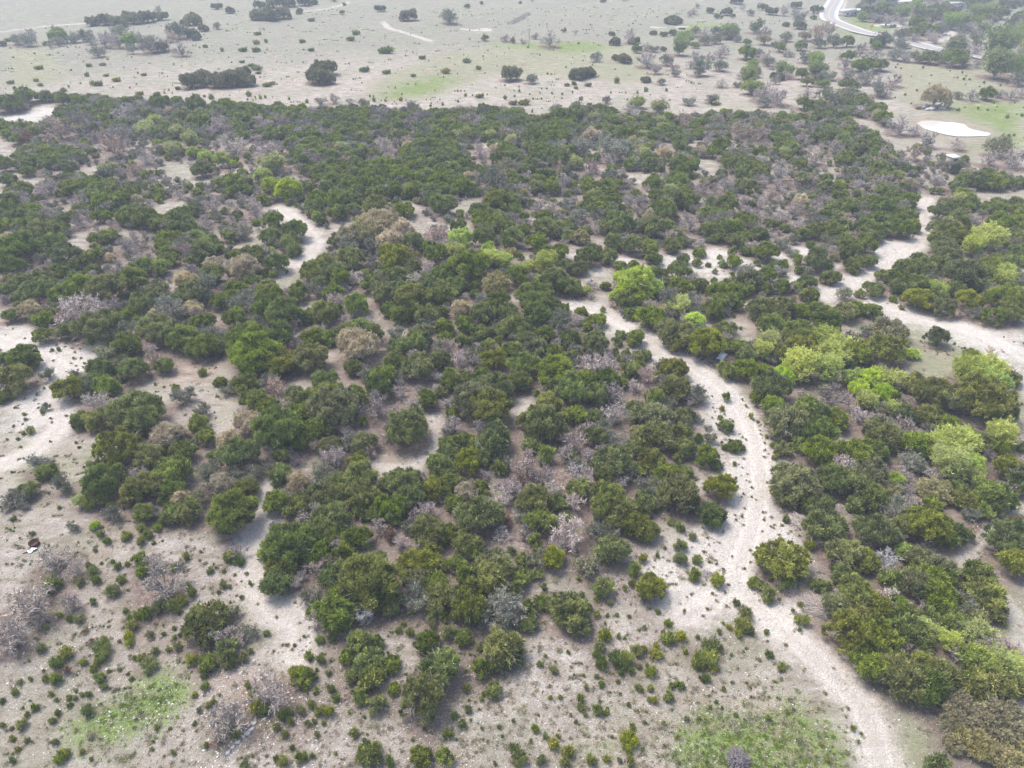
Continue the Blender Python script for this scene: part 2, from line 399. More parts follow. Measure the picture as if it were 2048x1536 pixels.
# ------------------------------------------------------------------ survey of the plants: kind, position and crown width as seen in each survey sheet
SHEETS = {
(0, 760): """j20,100,90 j400,55,190 k520,40,150 j630,50,150 j810,200,300 b560,130,190 b660,140,110 j480,240,120 j580,240,160 j450,260,60
k1075,90,140 j1030,50,50 k1180,185,120 j1160,250,140 j1210,330,120 j1080,410,160 t960,330,200 t1060,320,110 j690,420,250 j870,460,180 j560,520,110 j620,600,220
t590,550,130 j1010,540,220 b810,550,150 j830,640,190 j930,620,150 j1010,640,140 t1050,690,120 k1240,570,200 t1300,620,180 k1170,690,110 j1100,780,160 j1010,790,130
j970,700,80 j1360,780,300 j1440,640,150 k1430,560,160 k1540,530,120 j1640,560,130 j1250,440,80 j1400,440,200 t1470,260,190 t1340,350,150 j1640,300,270 j1770,340,150
b1610,400,120 b1700,420,100 j1560,330,120 j1960,180,260 j1930,90,200 j1480,120,150 j1440,30,150 b1620,50,160 j1740,110,150 t1650,210,110 j1760,210,140 j1290,10,80
k1330,60,90 j1560,170,150 b1950,460,180 j1930,400,150 t1740,600,150 k1900,580,200 j2000,620,160 j1900,700,200 j1620,720,160 j1740,740,160 b1700,750,80 j1940,830,220
k1620,860,90 j1700,960,270 j1580,1010,150 j1840,1010,170 j1950,930,130 b1850,1100,140 j1640,1110,180 j2010,1010,120 j2000,1120,120 k230,480,140 j270,540,120
k370,620,130 j170,650,110 k90,700,140 k140,740,70 y480,710,80 k660,790,110 j540,720,90 s650,740,60 k430,860,70 g556,855,55 s590,910,60 s630,950,50 s740,920,70
s830,870,70 s830,950,60 s870,910,70 s920,870,60 s950,830,55 s900,955,30 s80,815,40 s190,900,35 b300,1055,230 b440,1100,150 s520,1080,40 s545,1120,80 s595,1075,22
s690,1095,50 s660,1065,30 s745,1080,35 j820,1050,100 b900,1050,120 s840,1120,90 s1090,1035,60 s1020,1100,60 s1080,1110,40 s1060,1070,40 b1390,1000,140 s1340,1040,80
s1400,1060,80 s1230,1120,50 s1310,1120,30 s1375,1140,20 s350,750,25 s285,970,20 s560,1000,25 k270,160,60 s250,190,30 s180,300,60 s140,315,30 s80,270,18 s40,350,18""",
(680, 760): """j90,110,160 j30,180,130 b220,150,210 b340,70,110 j220,50,160 j400,280,280 b290,310,150 j150,370,140 k65,380,130 j110,480,150 j510,110,150 b430,140,120 b620,140,90
j780,130,240 j890,180,230 b660,260,150 b830,280,150 k620,300,80 j640,380,140 j740,480,180 j570,510,160 j900,370,220 j830,450,140 j930,520,100 b850,560,110 t740,660,155
k470,580,100 j110,590,230 j60,700,150 j130,760,130 j210,780,130 j400,690,180 j300,600,150 j330,830,70 j560,640,150 j650,600,140 b590,690,80 j820,640,110 j820,800,240
j670,730,110 b1100,500,220 b1180,560,180 b990,640,180 b960,700,120 r1040,600,120 t1120,640,80 b1250,640,140 j1120,720,200 j1280,720,120 b1370,720,130 b1360,350,200
b1320,440,130 j1350,450,90 b1450,450,110 b1400,560,200 b1530,400,80 k1540,300,130 k1630,360,130 b1600,200,200 j1590,480,220 j1550,570,130 b1640,600,120 j1130,390,120
b970,420,100 j1210,270,240 j1100,240,140 j1160,320,150 j1230,150,150 j1130,180,60 j1380,210,130 j1500,230,110 j1420,310,60 j1050,20,130 j920,50,180 j820,30,130
j990,130,60 j1148,75,42 j1350,60,200 j1250,50,130 b1600,80,170 j1500,90,150 b1720,40,120 j1960,60,170 j1840,120,120 j1740,200,150 j1850,230,170 j1850,340,200
b1950,280,60 j2000,220,120 j1730,400,110 j1820,480,150 j1740,540,90 k1800,620,160 j1790,720,140 j1975,460,70 j1950,550,110 j2020,540,90 j1980,680,220 j2010,400,130
j1560,720,220 j1660,780,180 j1600,820,140 r960,820,120 b950,900,120 b1080,890,150 b1350,880,240 b1290,960,150 j1170,830,170 j1320,800,70 k1500,890,150 j1590,1010,180
j1250,1040,140 j1140,950,100 j1070,1050,90 k1450,1080,150 j1790,890,150 j740,960,170 j690,900,90 j790,1020,90 j510,890,200 r280,900,130 b440,800,130 b350,950,120
j110,930,170 j60,1040,150 j430,1070,160 j200,1100,160 j30,1120,120 k370,1070,80 j680,1080,110 j910,1090,215 j720,1140,110 j1150,1140,80 j1000,1000,60 j1940,835,45
s1990,870,70 j1990,970,80 j1990,1050,75 s1855,1030,35 s1900,985,25 s1770,1050,60 j1720,1110,80 s1340,920,30 s920,1000,40""",
(1348, 760): """k140,90,150 j305,100,60 s280,170,40 s270,225,40 j305,275,95 k200,280,50 j145,340,62 k210,345,75 j355,390,100 s300,400,45 s405,400,40 s280,365,20 j195,450,140
j240,500,80 s355,495,30 j270,635,175 s335,620,50 j60,680,160 j100,740,80 j215,795,150 j60,540,100 j60,220,120 j40,320,120 j65,400,120 j20,460,80 k60,270,100
k120,220,70 s50,860,60 s110,920,60 j35,965,80 j40,1050,80 j137,1050,55 j120,1140,80 r240,1150,60 s175,1005,20 s205,1065,20 s400,800,18 s450,215,40 s420,150,18
s400,115,15 s345,240,15 s362,575,20 s372,625,20 s120,580,25 s405,665,15 s290,885,14 s455,630,14 s480,700,12 s340,1030,12 s490,245,25 s520,885,10 s250,1075,15 j490,105,110 j580,180,160
j570,50,220 j660,250,230 j740,300,160 j840,320,190 j640,415,90 s570,385,40 s590,455,45 s540,335,30 s610,350,40 j850,420,190 j800,190,180 j950,230,150 j1080,430,200
j1010,430,120 j1170,440,150 j710,590,300 j640,680,150 j780,620,160 j750,710,140 j930,590,190 j880,870,220 j850,750,150 j940,860,130 s655,820,48 j1220,330,210
j1090,620,200 j1150,560,180 j1150,700,170 j1060,740,110 g1290,590,100 b1340,640,160 o1520,660,190 y1640,370,220 y1700,340,120 y1620,500,200 g1740,490,150
y1750,560,120 k1390,490,160 k1450,520,100 b1510,560,110 b1340,280,180 j1480,220,150 b1380,300,110 j1600,280,130 b1520,290,70 y1920,320,170 b1980,330,150
j1800,370,130 j1900,400,130 j1420,400,160 j1520,410,120 j1860,680,240 j1650,640,120 j1950,520,150 b1830,700,60 k1720,790,100 j1700,720,140 k1300,770,200
b1390,720,120 j1480,860,220 j1350,850,150 j1600,900,170 j1170,900,220 j980,1020,180 j1110,1060,170 d1250,1050,150 g1350,1010,95 j1420,1050,150 j1540,1100,220
j1700,900,110 j1400,1140,120 j1960,930,290 j1990,1060,200 o2000,830,120 j1780,1140,200 j630,1050,270 j510,1010,90 s790,980,70 j700,1120,120 b930,90,220
g1080,50,110 g1220,80,125 y1110,130,120 y1280,170,95 b1360,130,100 b1080,210,150 b1190,230,90 j1800,130,270 j1900,180,200 j1680,140,150 j1500,80,200 j1400,30,150
j1350,210,120 s955,715,22""",
(0, 1136): """b940,90,310 s850,270,90 s930,240,90 s1010,230,90 s1070,190,80 s1130,150,70 s1100,110,50 s1040,250,60 s800,285,60 j1210,330,230 b1350,400,160 j1330,470,120 d1250,400,130
j1220,560,110 s1130,540,80 j1330,530,110 s1420,530,80 s1195,640,50 k1460,380,110 k1360,260,90 s665,140,90 s565,80,60 s540,30,90 s690,0,50 s350,95,60 s290,110,110
s710,70,60 s470,90,60 s550,200,50 s350,280,40 s410,300,50 s470,305,70 s270,350,40 b170,220,350 b420,210,120 b60,400,250 b230,330,100 s250,470,70 s390,500,90
s340,560,90 r380,605,80 s325,660,80 s270,650,50 r500,370,50 r530,430,50 s615,420,50 s600,480,110 s620,520,70 s490,560,50 s570,560,60 s545,600,60 s590,650,80
s610,700,50 s785,340,80 s760,400,70 s760,440,60 s760,300,50 s740,250,40 s880,390,50 s910,490,55 s830,530,60 s880,580,95 s790,530,35 s1040,465,60 s990,480,40
s1020,355,30 s960,390,30 s1055,395,30 s1020,410,30 s700,595,30 s640,605,25 s770,650,35 s700,430,25 s750,620,20 s120,670,35 s95,730,50 s180,650,30 s15,780,40
s210,820,55 s160,860,40 s300,740,40 s330,770,35 s340,850,45 s410,805,40 s405,760,40 s445,760,35 s480,745,35 s520,745,45 s445,720,25 s515,840,85 s130,920,70
s15,925,40 s75,1000,45 s310,900,50 s325,1025,50 s360,1110,90 s400,1080,50 s480,1080,40 s535,1120,30 s75,1130,50 s160,1010,40 s105,1065,40 s70,940,30 s1140,745,40
s1165,835,40 s1225,810,45 s1255,785,40 s1140,910,35 s915,935,40 s995,940,25 s1285,745,25 s890,1060,30 s895,1015,25 s1015,1085,40 s1205,700,60 b1580,740,300
b1330,890,260 s1490,740,80 s1450,690,50 s1510,810,110 s1380,980,70 r1270,1020,80 s1210,1040,40 s1560,830,90 j1770,640,130 s1720,620,80 s1840,640,50 s1810,520,70 s1880,540,70
s1875,430,60 s1940,420,55 s1925,620,45 s1940,720,70 s1970,760,60 s1850,720,50 s1820,800,60 s1760,840,70 s1690,850,70 s1650,870,70 s1700,900,60 s1615,940,60
s1670,970,60 s1870,840,75 s1925,850,75 s1840,900,40 s1800,910,45 s1895,910,35 s1855,975,40 s1710,1050,40 s1765,1110,85 s1665,1130,80 s1620,1120,50 s1830,1100,40
s1430,1160,70 s1560,385,45 s1560,1100,20 s1965,1090,25 s1465,95,35 s1305,100,55 s1345,110,35 s1280,140,30 s1415,175,30 s1230,25,40 s1315,20,30 s1375,40,25
s1465,490,45 s1780,400,25 s1350,200,18 s1620,285,14 s1115,260,18 j1620,100,180 b1720,90,110 b1830,30,130 j1980,250,230 b1850,290,130 j1950,330,130 j1810,260,60 j2000,150,150 j1940,60,150""",
(680, 1136): """j170,90,330 j60,60,170 j60,200,130 j300,200,150 d130,275,140 j470,80,150 j420,240,60 j720,60,150 j680,180,140 j700,270,110 j910,60,200 j870,120,110 j760,290,100
k940,250,270 k1000,300,150 j1100,330,110 j1100,240,100 j1180,200,100 j1340,260,220 j1430,220,75 j1390,340,140 j1260,230,120 j960,470,230 j1000,520,140 j910,550,140 j830,460,60 j820,590,110
j900,720,100 j640,380,90 j720,410,110 j510,440,140 j540,290,70 s540,340,60 j610,290,60 j580,590,220 j630,500,80 j500,760,255 j530,670,130 j120,450,150 j220,430,80
j50,520,100 j180,560,170 j190,640,150 j300,570,110 j315,710,75 j110,750,100 j215,800,110 j70,630,90 s410,380,65 s345,370,50 s370,330,40 s740,710,55 s750,830,60
s825,770,40 s840,740,30 s670,870,55 s710,915,68 j630,970,62 s80,965,68 s755,775,20 s765,890,20 s495,940,30 s425,1005,25 s830,940,25 s935,930,38 s950,985,25
s1015,895,30 s1075,850,15 j170,1090,155 s290,1140,80 j470,1110,125 j615,1105,105 s905,1145,35 s55,850,25 s1335,495,30 s1170,565,48 s1255,600,62 s1200,515,25
s1285,760,35 s1230,760,30 s1225,690,20 j1145,40,85 s1195,115,50 j1545,120,125 s1580,210,45 s1500,190,35 s1500,275,50 s1410,160,45 s1400,65,35 j1820,120,175
k1790,170,75 s1860,255,40 s1665,120,40 s1710,95,55 s1620,275,30 s1690,285,30 s1565,280,30 s1550,325,20 s1780,350,30 s1750,365,20 s1550,400,90 s1520,460,80
s1500,510,60 s1530,560,90 s1620,540,110 s1660,570,80 s1680,530,90 s1740,490,90 s1700,600,60 s1640,620,50 s1780,480,50 s1630,400,35 s1665,410,25 s1840,510,80
s1880,515,40 s1850,460,50 s1920,330,60 s1920,420,100 s1990,410,80 s1890,380,40 s2020,490,40 s1820,610,80 s1750,580,40 s1795,570,30 s1530,680,50 s1500,635,35
s1625,665,30 s1440,700,45 s1410,770,65 s1410,820,60 s1510,835,80 s1560,850,40 s1435,860,30 s1380,900,30 s1350,860,25 s1565,820,20 s1685,800,35 s1750,705,55
s1815,710,50 s1940,690,50 s1990,690,68 s1920,760,75 s1840,780,50 s1810,770,40 s1710,930,45 s1785,905,25 s1890,910,30 s2025,885,35 s1140,940,60 s1200,985,45
s1245,1040,85 s1275,985,30 s1115,1015,30 s1030,1070,85 s1050,1120,110 s1180,1130,75 s1330,1080,90 s1310,1140,85 s1470,1130,75 s1560,1120,50 s1635,1130,40
s1700,1135,70 s1690,1020,125 s1770,1060,30 s1590,990,25 s1895,1040,25 s1975,990,20 s1520,780,20""",
(1348, 1136): """s250,80,100 j480,90,90 j550,150,110 s560,60,45 s615,185,25 j650,20,180 j660,90,100 j830,100,80 j885,115,80 s740,215,40 s695,250,25 s750,315,95 s735,360,30 s875,345,30
s365,205,55 s415,270,100 s400,340,110 s440,370,70 s375,390,60 s325,350,40 s288,325,25 s265,375,38 s540,375,40 s225,150,20 s195,240,20 s60,250,20 s210,470,120
s150,520,90 s200,540,130 s140,570,90 s230,590,70 s180,650,70 s275,470,40 s335,510,25 s40,410,90 s70,490,35 s140,410,30 s30,690,70 s555,510,62 s630,585,58
s500,540,25 s405,490,20 s375,585,15 s340,670,25 s290,710,35 s245,785,30 s280,820,25 s210,815,30 s75,880,35 s145,880,30 s550,880,45 s360,860,30 s660,845,35
s865,1035,40 s1045,940,38 s1095,970,18 s1080,1015,20 s935,1090,20 s450,755,20 s25,995,25 s900,1130,40 s1020,825,18 s25,1140,30 j990,40,150 j1060,170,220
j950,240,160 j1080,280,220 j1170,240,180 j1290,250,160 j1370,270,110 j1420,100,180 j1540,90,210 j1560,200,180 j1400,20,150 k1680,200,160 j1800,60,250 j1820,160,220
j1870,260,150 j1760,300,140 j1660,330,180 j1490,300,120 j1200,400,240 j1120,470,160 j1130,570,190 j1410,400,170 j1330,340,130 b1320,470,150 j1280,560,200
j1330,660,250 j1460,700,220 j1450,570,180 j1540,640,210 b1590,570,110 y1480,350,120 y1450,480,90 y1620,430,140 b1600,370,100 b1660,490,140 y1760,400,180
b1850,470,190 b1960,460,160 y1920,560,170 y2010,600,170 j1760,600,220 j1850,690,220 j1740,720,160 j1980,680,150 j1900,740,130 b1950,800,160 o1680,850,230
o1640,940,170 o1900,920,290 o1750,1020,210 o1850,1080,230 o1980,1050,230 o1640,1040,120 j1540,1160,140""",
(0, 380): """j90,1100,230 j140,990,170 j40,1000,120 j200,1010,90 k280,1080,100 b490,700,320 b400,750,180 b620,680,180 b310,820,80 t170,710,150 j70,740,90 b280,650,80 j260,760,110
j250,850,130 j400,830,110 j560,800,230 j640,770,120 j500,640,130 j210,590,180 j110,550,140 j480,580,190 j360,620,150 j620,600,190 j770,540,170 j900,620,190
j830,680,150 j760,730,120 t910,760,140 k1000,700,200 t1130,700,130 b1160,740,100 k740,840,140 j830,790,130 j740,910,160 j940,830,190 j1060,870,180 k1240,850,150
j1190,920,180 j1250,930,130 j1200,790,150 k640,960,150 k700,1010,110 b900,990,150 j960,1030,130 j780,1050,170 j600,1060,170 j560,1130,130 k460,1110,150
s345,935,28 s640,880,55 s437,882,16 s310,1000,12 s1185,1075,62 j1370,760,120 k1460,770,130 k1420,660,180 j1290,660,115 j1540,700,160 j1590,640,180 b1680,620,150
j1740,600,130 j1660,740,190 b1680,780,120 j1810,740,100 j1900,720,160 j1450,900,240 j1600,880,220 j1500,990,260 j1640,1020,190 k1600,900,140 g1630,985,60
b1740,900,120 b1700,960,90 j1830,870,140 j1820,990,190 j1910,870,110 j1300,1100,110 j1430,1120,160 k1560,1130,130 j1900,1130,150 b1620,1150,110 j1700,310,115
s1720,365,110 j1720,240,160 j1590,280,130 s1600,500,62 s1680,480,30 j1620,430,140 b1540,370,110 j1480,380,140 t1420,460,200 j1480,530,120 k1190,580,210
t1090,540,150 j1120,610,170 j1380,580,120 j1560,590,150 j1030,650,110 k470,450,90 b590,540,130 b540,500,100 k420,500,100 j350,490,130 j60,460,160 b90,450,120 b150,480,90
b470,190,130 b740,330,150 b840,310,90 b700,510,110 k380,560,110 b970,590,80 t450,370,80 t650,400,70 j230,250,180 j130,320,170 j320,310,120 j60,380,180 j380,390,170
j480,440,120 b1260,90,130 b1200,170,90 b1380,120,100 b1480,100,110 k850,120,100 k720,110,60 b870,70,60 g1590,350,40""",
(680, 380): """t230,200,230 o60,290,180 o150,260,200 t340,240,170 k50,330,130 t300,310,180 k190,330,130 b400,270,120 b560,270,200 b620,320,120 b490,310,110 t260,140,120
j210,110,150 j380,120,120 j690,220,95 j840,290,130 g710,290,140 y680,350,100 g870,335,70 y880,400,120 y960,410,90 b790,370,120 j760,450,210 j550,380,150
j490,410,180 j320,400,180 j440,320,120 j70,410,140 j1140,310,108 j1000,290,140 j1080,230,80 j1200,170,90 j1260,210,90 j1355,225,62 j1435,240,66 j980,210,90
j920,80,150 j1030,120,100 y1200,440,130 y1100,450,90 g1170,530,75 g1070,480,60 j1250,530,190 j1040,520,130 j1150,640,210 j1240,680,140 j1310,700,80 y1440,590,70
j1350,560,150 j1700,330,110 j1810,350,110 j1835,405,90 j1570,400,100 j1640,450,80 j1720,440,65 j1600,310,110 j1480,360,100 j1440,400,130 j1400,460,115 j1840,490,100
j1900,490,60 j1940,330,110 j2010,410,70 j1990,480,130 j1990,570,130 j1270,370,130 g1730,550,200 g1830,580,110 g1660,520,100 g1610,620,75 g1690,600,130 g1760,510,120
j1680,650,150 j1770,650,110 b1810,680,110 k1930,650,160 j1830,750,200 j1950,840,210 j1540,700,40 j1980,890,150 o910,560,165 j790,560,70 j790,610,70 j620,490,140
j690,560,130 j600,620,140 j340,510,140 j290,480,90 j420,450,120 j510,540,100 j420,650,190 j250,610,150 j180,560,120 k240,530,100 j360,740,120 j510,740,140
j290,710,90 j90,680,160 j610,800,110 t700,700,130 k830,640,90 k840,700,110 j830,740,140 j930,660,140 b900,740,110 j730,800,115 j980,740,130 k1290,770,190
b1380,760,110 j1070,830,120 j880,830,80 j950,830,90 j820,850,80 j925,880,62 j790,865,45 j710,890,75 j1100,760,50 j1100,790,60 b640,930,160 k590,930,110
b700,990,160 k790,960,130 j590,1000,130 j860,920,100 j900,1000,150 j1010,940,120 y1040,920,60 j1090,880,120 j1140,940,150 b1270,900,90 j1200,850,130 j1340,880,120
j1250,960,120 j1360,970,80 b1440,940,60 j1080,1030,170 j940,1090,260 j830,1080,100 j1260,1070,220 b1500,1050,300 j1450,1120,150 j1550,1110,150 j1700,1060,110
b1790,1090,120 j1500,920,150 j1500,860,100 j1600,780,95 j1640,850,70 j1500,760,110 j1410,720,90 j1440,800,80 j1620,890,62 j1610,945,55 j1675,965,55 j1790,970,85
j1730,870,115 j1800,900,130 j1860,900,110 j1950,1040,170 k1880,1030,110 k1920,1140,130 s1640,990,50 t120,930,240 j80,1040,120 b280,900,100 k330,850,110
j350,920,130 j480,850,150 j450,900,150 j320,1000,130 j450,1060,150 j250,1100,150 j650,1130,120 b350,1140,90 j720,1080,60 j120,830,150 j30,820,100 b160,790,120
j200,850,110 k1400,160,120 b1240,90,90 b1170,90,90 b1360,70,90 b1690,70,100 b1750,60,90 j1640,210,170 j1900,140,130 j1560,220,110 b1510,230,80""",
(1348, 380): """j420,360,76 j340,370,60 j268,393,34 j55,410,76 j150,370,80 j135,430,60 j200,440,34 j240,480,34 j485,430,40 j285,435,56 j350,430,90 k420,490,125 j540,370,130
k690,370,70 j720,410,66 j590,450,70 j640,440,60 k630,480,90 j540,510,110 k780,470,80 j730,470,60 j710,570,76 j780,540,110 j630,570,95 j530,580,85 j430,590,95
j320,560,115 j240,600,115 j340,495,30 j235,530,36 j40,570,110 j150,560,100 j840,380,100 j850,440,130 j810,420,80 k900,450,90 j910,510,115 j980,380,50 j1030,350,140
k910,300,110 j1055,440,110 j1050,475,60 j1130,410,110 j1120,330,120 j795,325,50 j795,620,106 k1000,610,115 j1090,610,60 j1170,580,130 j1230,500,110 j1340,460,120
j1310,520,130 j1300,570,110 j1430,400,100 j1440,430,120 j1550,430,130 s1280,643,50 s1330,640,35 s1330,690,40 k1480,540,120 j1430,640,170 j1580,690,150
j1730,650,150 j1900,640,160 j1680,510,190 k1760,720,110 j1870,740,130 j1980,730,130 k2030,540,100 y1830,280,170 y1740,340,120 k1980,300,90 j1165,710,112
j1000,710,155 j1070,690,120 j960,740,130 j840,710,130 j730,710,110 j510,690,170 j610,690,145 j630,750,120 j560,790,180 j350,660,120 j300,810,125 j230,720,130
s390,810,25 s704,633,25 s350,740,30 g120,770,110 y30,670,130 k100,650,130 j180,900,230 j60,860,150 y570,890,130 t460,910,100 j350,910,130 j420,970,130
y530,940,120 j650,960,150 j740,850,180 j890,800,170 y880,870,150 y960,940,180 j740,920,150 o1250,820,230 k1150,830,110 j1240,940,220 b1200,960,190 k1330,890,100
g1390,960,75 j1080,960,140 j1010,1010,110 j1550,865,142 j1740,980,110 b1850,970,180 b1930,1050,150 j1960,1100,110 j310,1060,130 j420,1060,150 j560,1130,200 g650,1080,120 y740,1030,180
y900,1050,180 y850,1100,170 b920,1150,200 g1060,1100,120 g1150,1110,130 y1270,1110,160 g1200,1160,110 j1450,1110,200 y1700,1070,170 y1830,1060,180 g1850,1140,200
t740,70,110 b740,110,90 b570,30,110 b100,200,130 k220,90,120 b410,70,80 b640,170,110 k850,180,90 k1100,100,90 k1080,160,80 j1240,165,85 j1320,220,150 j1400,210,110
j1220,100,150 j1370,60,130 j1580,220,180 j1550,130,120 j1640,260,170 b1760,180,70 j1900,200,130 j2000,80,90""",
(0, 0): """o540,130,85 o620,130,110 o700,135,100 o780,120,110 o860,105,100 o940,100,80 b925,55,60 o1130,130,110 o1080,135,60 k1270,155,55 o1520,95,110 o1590,95,110 o1660,85,100
o1750,70,50 o1345,65,55 o1270,40,60 o1520,35,70 o1600,25,90 o1690,20,90 o1780,15,80 o1835,15,50 k160,240,110 g340,215,90 k100,240,70 k430,225,90 k500,215,90
b600,230,130 k700,190,100 b690,240,110 g760,245,90 b800,210,90 b770,280,80 k850,250,100 b880,270,150 b960,260,100 o920,280,110 b1060,290,110 k1040,190,110
o1120,200,80 o1150,225,60 b1000,210,100 o1190,170,60 o10,260,50 k340,250,80 k570,310,90 b180,195,70 k530,240,70 b640,220,90
o1130,480,150 o1200,460,120 o1290,480,150 o1380,460,170 o1440,480,110 o1340,440,130 o1110,500,80 o1870,455,150 o1900,410,130 o1915,470,100 s225,395,60 s600,375,45 s520,380,45
s510,440,35 s620,440,40 s570,487,70 s540,490,30 s680,465,60 s840,435,40 s370,525,50 s210,467,40 s60,480,50 s235,495,40 s815,545,55 s1500,245,50 s1555,243,25
s1770,240,45 s1820,115,50 s1500,290,60 s1420,290,60 s1820,290,45 s1470,380,50 s1500,395,70 s1590,485,50 s1560,495,60 s1415,360,40 s1510,425,40 s1505,195,50
s1040,515,40 s1455,555,35 s1200,270,40 s1300,295,25 y480,760,80 y850,750,100 y900,700,70 y1040,775,90 g920,840,50 y1000,880,80 y1120,830,100 g1020,870,70
g1130,895,70 g1200,920,75 g1300,940,95 g1360,960,55 y1600,960,140 g1540,1040,110 g1580,1090,95 g1690,1110,150 y640,980,80 t990,655,70 r160,820,110 b1350,850,210
b1560,880,180 b1280,740,160 b480,740,200 b340,750,180 b650,850,200 b730,660,160 b700,790,140 b550,800,120 b1870,590,90 b1950,580,80 b860,930,120 b620,880,120
k620,1020,110 b1720,1090,110 k1130,770,80 b780,1000,110 j1180,1000,110 j160,1010,80 j50,1060,90 j70,610,130 j150,560,120 j360,655,85 j1255,610,40 j1450,620,50
j1150,620,110 j1040,590,60 j1330,610,90 j20,620,110 j940,600,110 b280,1100,160 b1050,1130,90""",
(680, 0): """o235,55,60 o400,95,110 k640,105,110 j850,222,45 b965,225,72 r1010,240,50 b1070,240,60 b1230,225,130 o1000,440,130 k1120,465,82 o1385,440,100 o1430,430,100 o1460,435,80
k1500,340,80 o1610,340,52 o1665,345,90 o1945,125,80 o1980,125,50 o1915,127,50 o1540,5,40 o1590,200,40 o1610,250,70 o1790,470,62 k1880,480,60 k1960,435,45 o1835,195,46
o1895,205,46 o1950,195,56 b1700,220,100 o1720,245,72 b1790,270,72 k1835,285,62 o1890,290,42 b1800,350,130 b1850,400,90 k1910,360,85 b1950,390,90 k1560,590,60
y1740,600,80 y1870,630,90 b1700,650,120 k1400,650,130 k1340,670,100 k1270,650,90 j1280,680,90 j1370,680,110 y330,670,45 b60,595,60 k140,610,80 y970,660,50 k1410,870,140
k1610,880,180 b1470,970,130 b1580,930,110 k900,1060,180 k790,1080,80 b820,900,110 k980,980,130 k500,900,90 k1180,970,90 k1330,1000,110 t1480,800,120 r1570,805,70
t1900,910,100 b260,850,110 b430,700,120 b470,680,100 k850,660,90 k430,640,110 b250,660,100 b1700,190,60 b1140,215,60 r1310,180,40 b1380,185,45 s60,225,60 s95,190,60
s270,290,100 s480,335,50 s740,355,60 s810,400,35 s620,415,70 s140,405,70 s430,440,40 s270,420,60 s815,560,60 s735,558,25 s965,575,25 s1080,595,80 s1010,600,60
s1370,490,35 s1330,495,40 s1450,495,50 s1380,515,25 s1410,580,30 s1240,548,16 s1300,550,16 s1210,520,12 s1180,520,12 s1110,552,12 s1620,477,35 s1790,530,30 s1910,530,20
s1740,545,18 s1020,565,16 s1050,535,20 s1130,580,14 s1360,540,14 s1170,545,12 s1500,632,50 s1190,715,45 s1140,715,40 s1175,690,18""",
(1348, 0): """k1290,325,95 b1360,330,95 k1440,330,100 j1500,340,95 k1570,335,120 j1640,345,130 k1700,350,95 b1780,370,80 y1910,380,170 y2010,400,130 k2020,460,130 k1220,240,120
k1330,270,95 t1530,570,175 s1430,632,38 k1660,560,62 b1740,560,85 j1830,555,85 b1900,550,90 b1980,555,90 b2040,550,90 b1300,470,110 b1240,550,90 k1200,530,110
b1330,740,150 b1420,770,95 b1490,820,130 b1660,850,110 k1900,870,160 b2000,930,170 b1850,930,120 j1110,600,95 j1180,640,110 j1150,665,110 j1225,690,80 y470,510,110
b540,540,150 b620,560,130 k530,605,80 k900,570,150 k1010,560,130 b780,550,110 p880,650,75 p760,245,45 b700,660,95 j430,310,100 t530,235,90 j250,100,34 j280,100,20
j345,95,30 o1190,255,90 o370,5,80 o815,105,40 j820,60,50 j860,60,40 k90,595,75 k220,580,80 s250,605,50 b280,490,80 k370,495,50 b20,430,50 k270,390,90 g1180,270,50
j1140,380,110 j1200,385,80 j1090,390,90 b1180,330,110 b850,190,130 b910,170,110 k120,190,80 k240,180,70 k280,175,40 o520,45,60 o570,70,70 b650,60,90 k730,110,90
b530,200,110 k480,160,110 k660,220,80 k850,255,90 k940,250,90 b820,205,110 t770,215,80 y60,220,80 j750,440,75 j780,480,70 j1010,500,90 j1060,510,60 b1270,500,60
y1900,255,200 y1180,680,60 t1390,1080,110 b1540,1060,130 b1070,1090,90 k1080,1050,100 t490,1080,50 b300,1080,110 b620,1010,120 b610,1080,110 b550,1140,100 k400,920,80
j1010,930,110 b830,920,130 b200,790,80 b60,700,120 r140,740,60 b390,760,170 b500,790,120 t150,890,90 b1420,890,120 b1000,1000,100 k1040,1010,110 j1700,930,50
b170,1100,110 k100,820,50 b720,740,110 j690,780,60 b1090,650,90 b960,660,60 j980,680,70 j270,860,100""",
}
# woodland outlines (anything inside that is not open ground carries trees) and the open ground inside them
WOOD = [
 [(0,200),(100,192),(200,192),(330,207),(520,214),(640,217),(740,216),(870,222),(960,214),(1050,222),(1065,240),(1105,240),(1110,218),(1200,216),(1350,234),(1450,226),(1600,228),
  (1640,205),(1720,190),(1765,215),(1790,255),(1850,300),(1900,325),(2048,352),(2048,655),(1960,640),(1850,628),(1745,600),(1745,645),(1790,700),(1830,760),(1860,800),(1940,850),(2048,860),
  (2048,1010),(1960,1040),(1890,1090),(1890,1130),(1930,1160),(2000,1210),(2010,1240),(1975,1265),(2048,1280),(2048,1400),(1890,1400),(1780,1380),(1720,1330),(1700,1270),(1660,1200),(1650,1130),(1690,1080),
  (1620,1050),(1590,1000),(1540,990),(1535,930),(1590,880),(1530,820),(1500,770),(1440,740),(1400,720),(1300,650),(1230,620),(1140,610),(1240,650),(1340,710),(1380,770),(1380,860),(1340,920),
  (1340,1000),(1290,1080),(1230,1110),(1140,1120),(1060,1150),(1030,1200),(1000,1240),(940,1250),(820,1230),(760,1240),(660,1240),(600,1210),(550,1200),(520,1150),(525,1070),(460,1000),
  (360,1040),(250,1030),(190,1020),(180,960),(200,900),(150,850),(150,790),(110,780),(140,745),(210,700),(260,645),(200,660),(60,665),(0,632)],
 [(1975,1080),(2048,1010),(2048,1200),(1980,1130)],
]
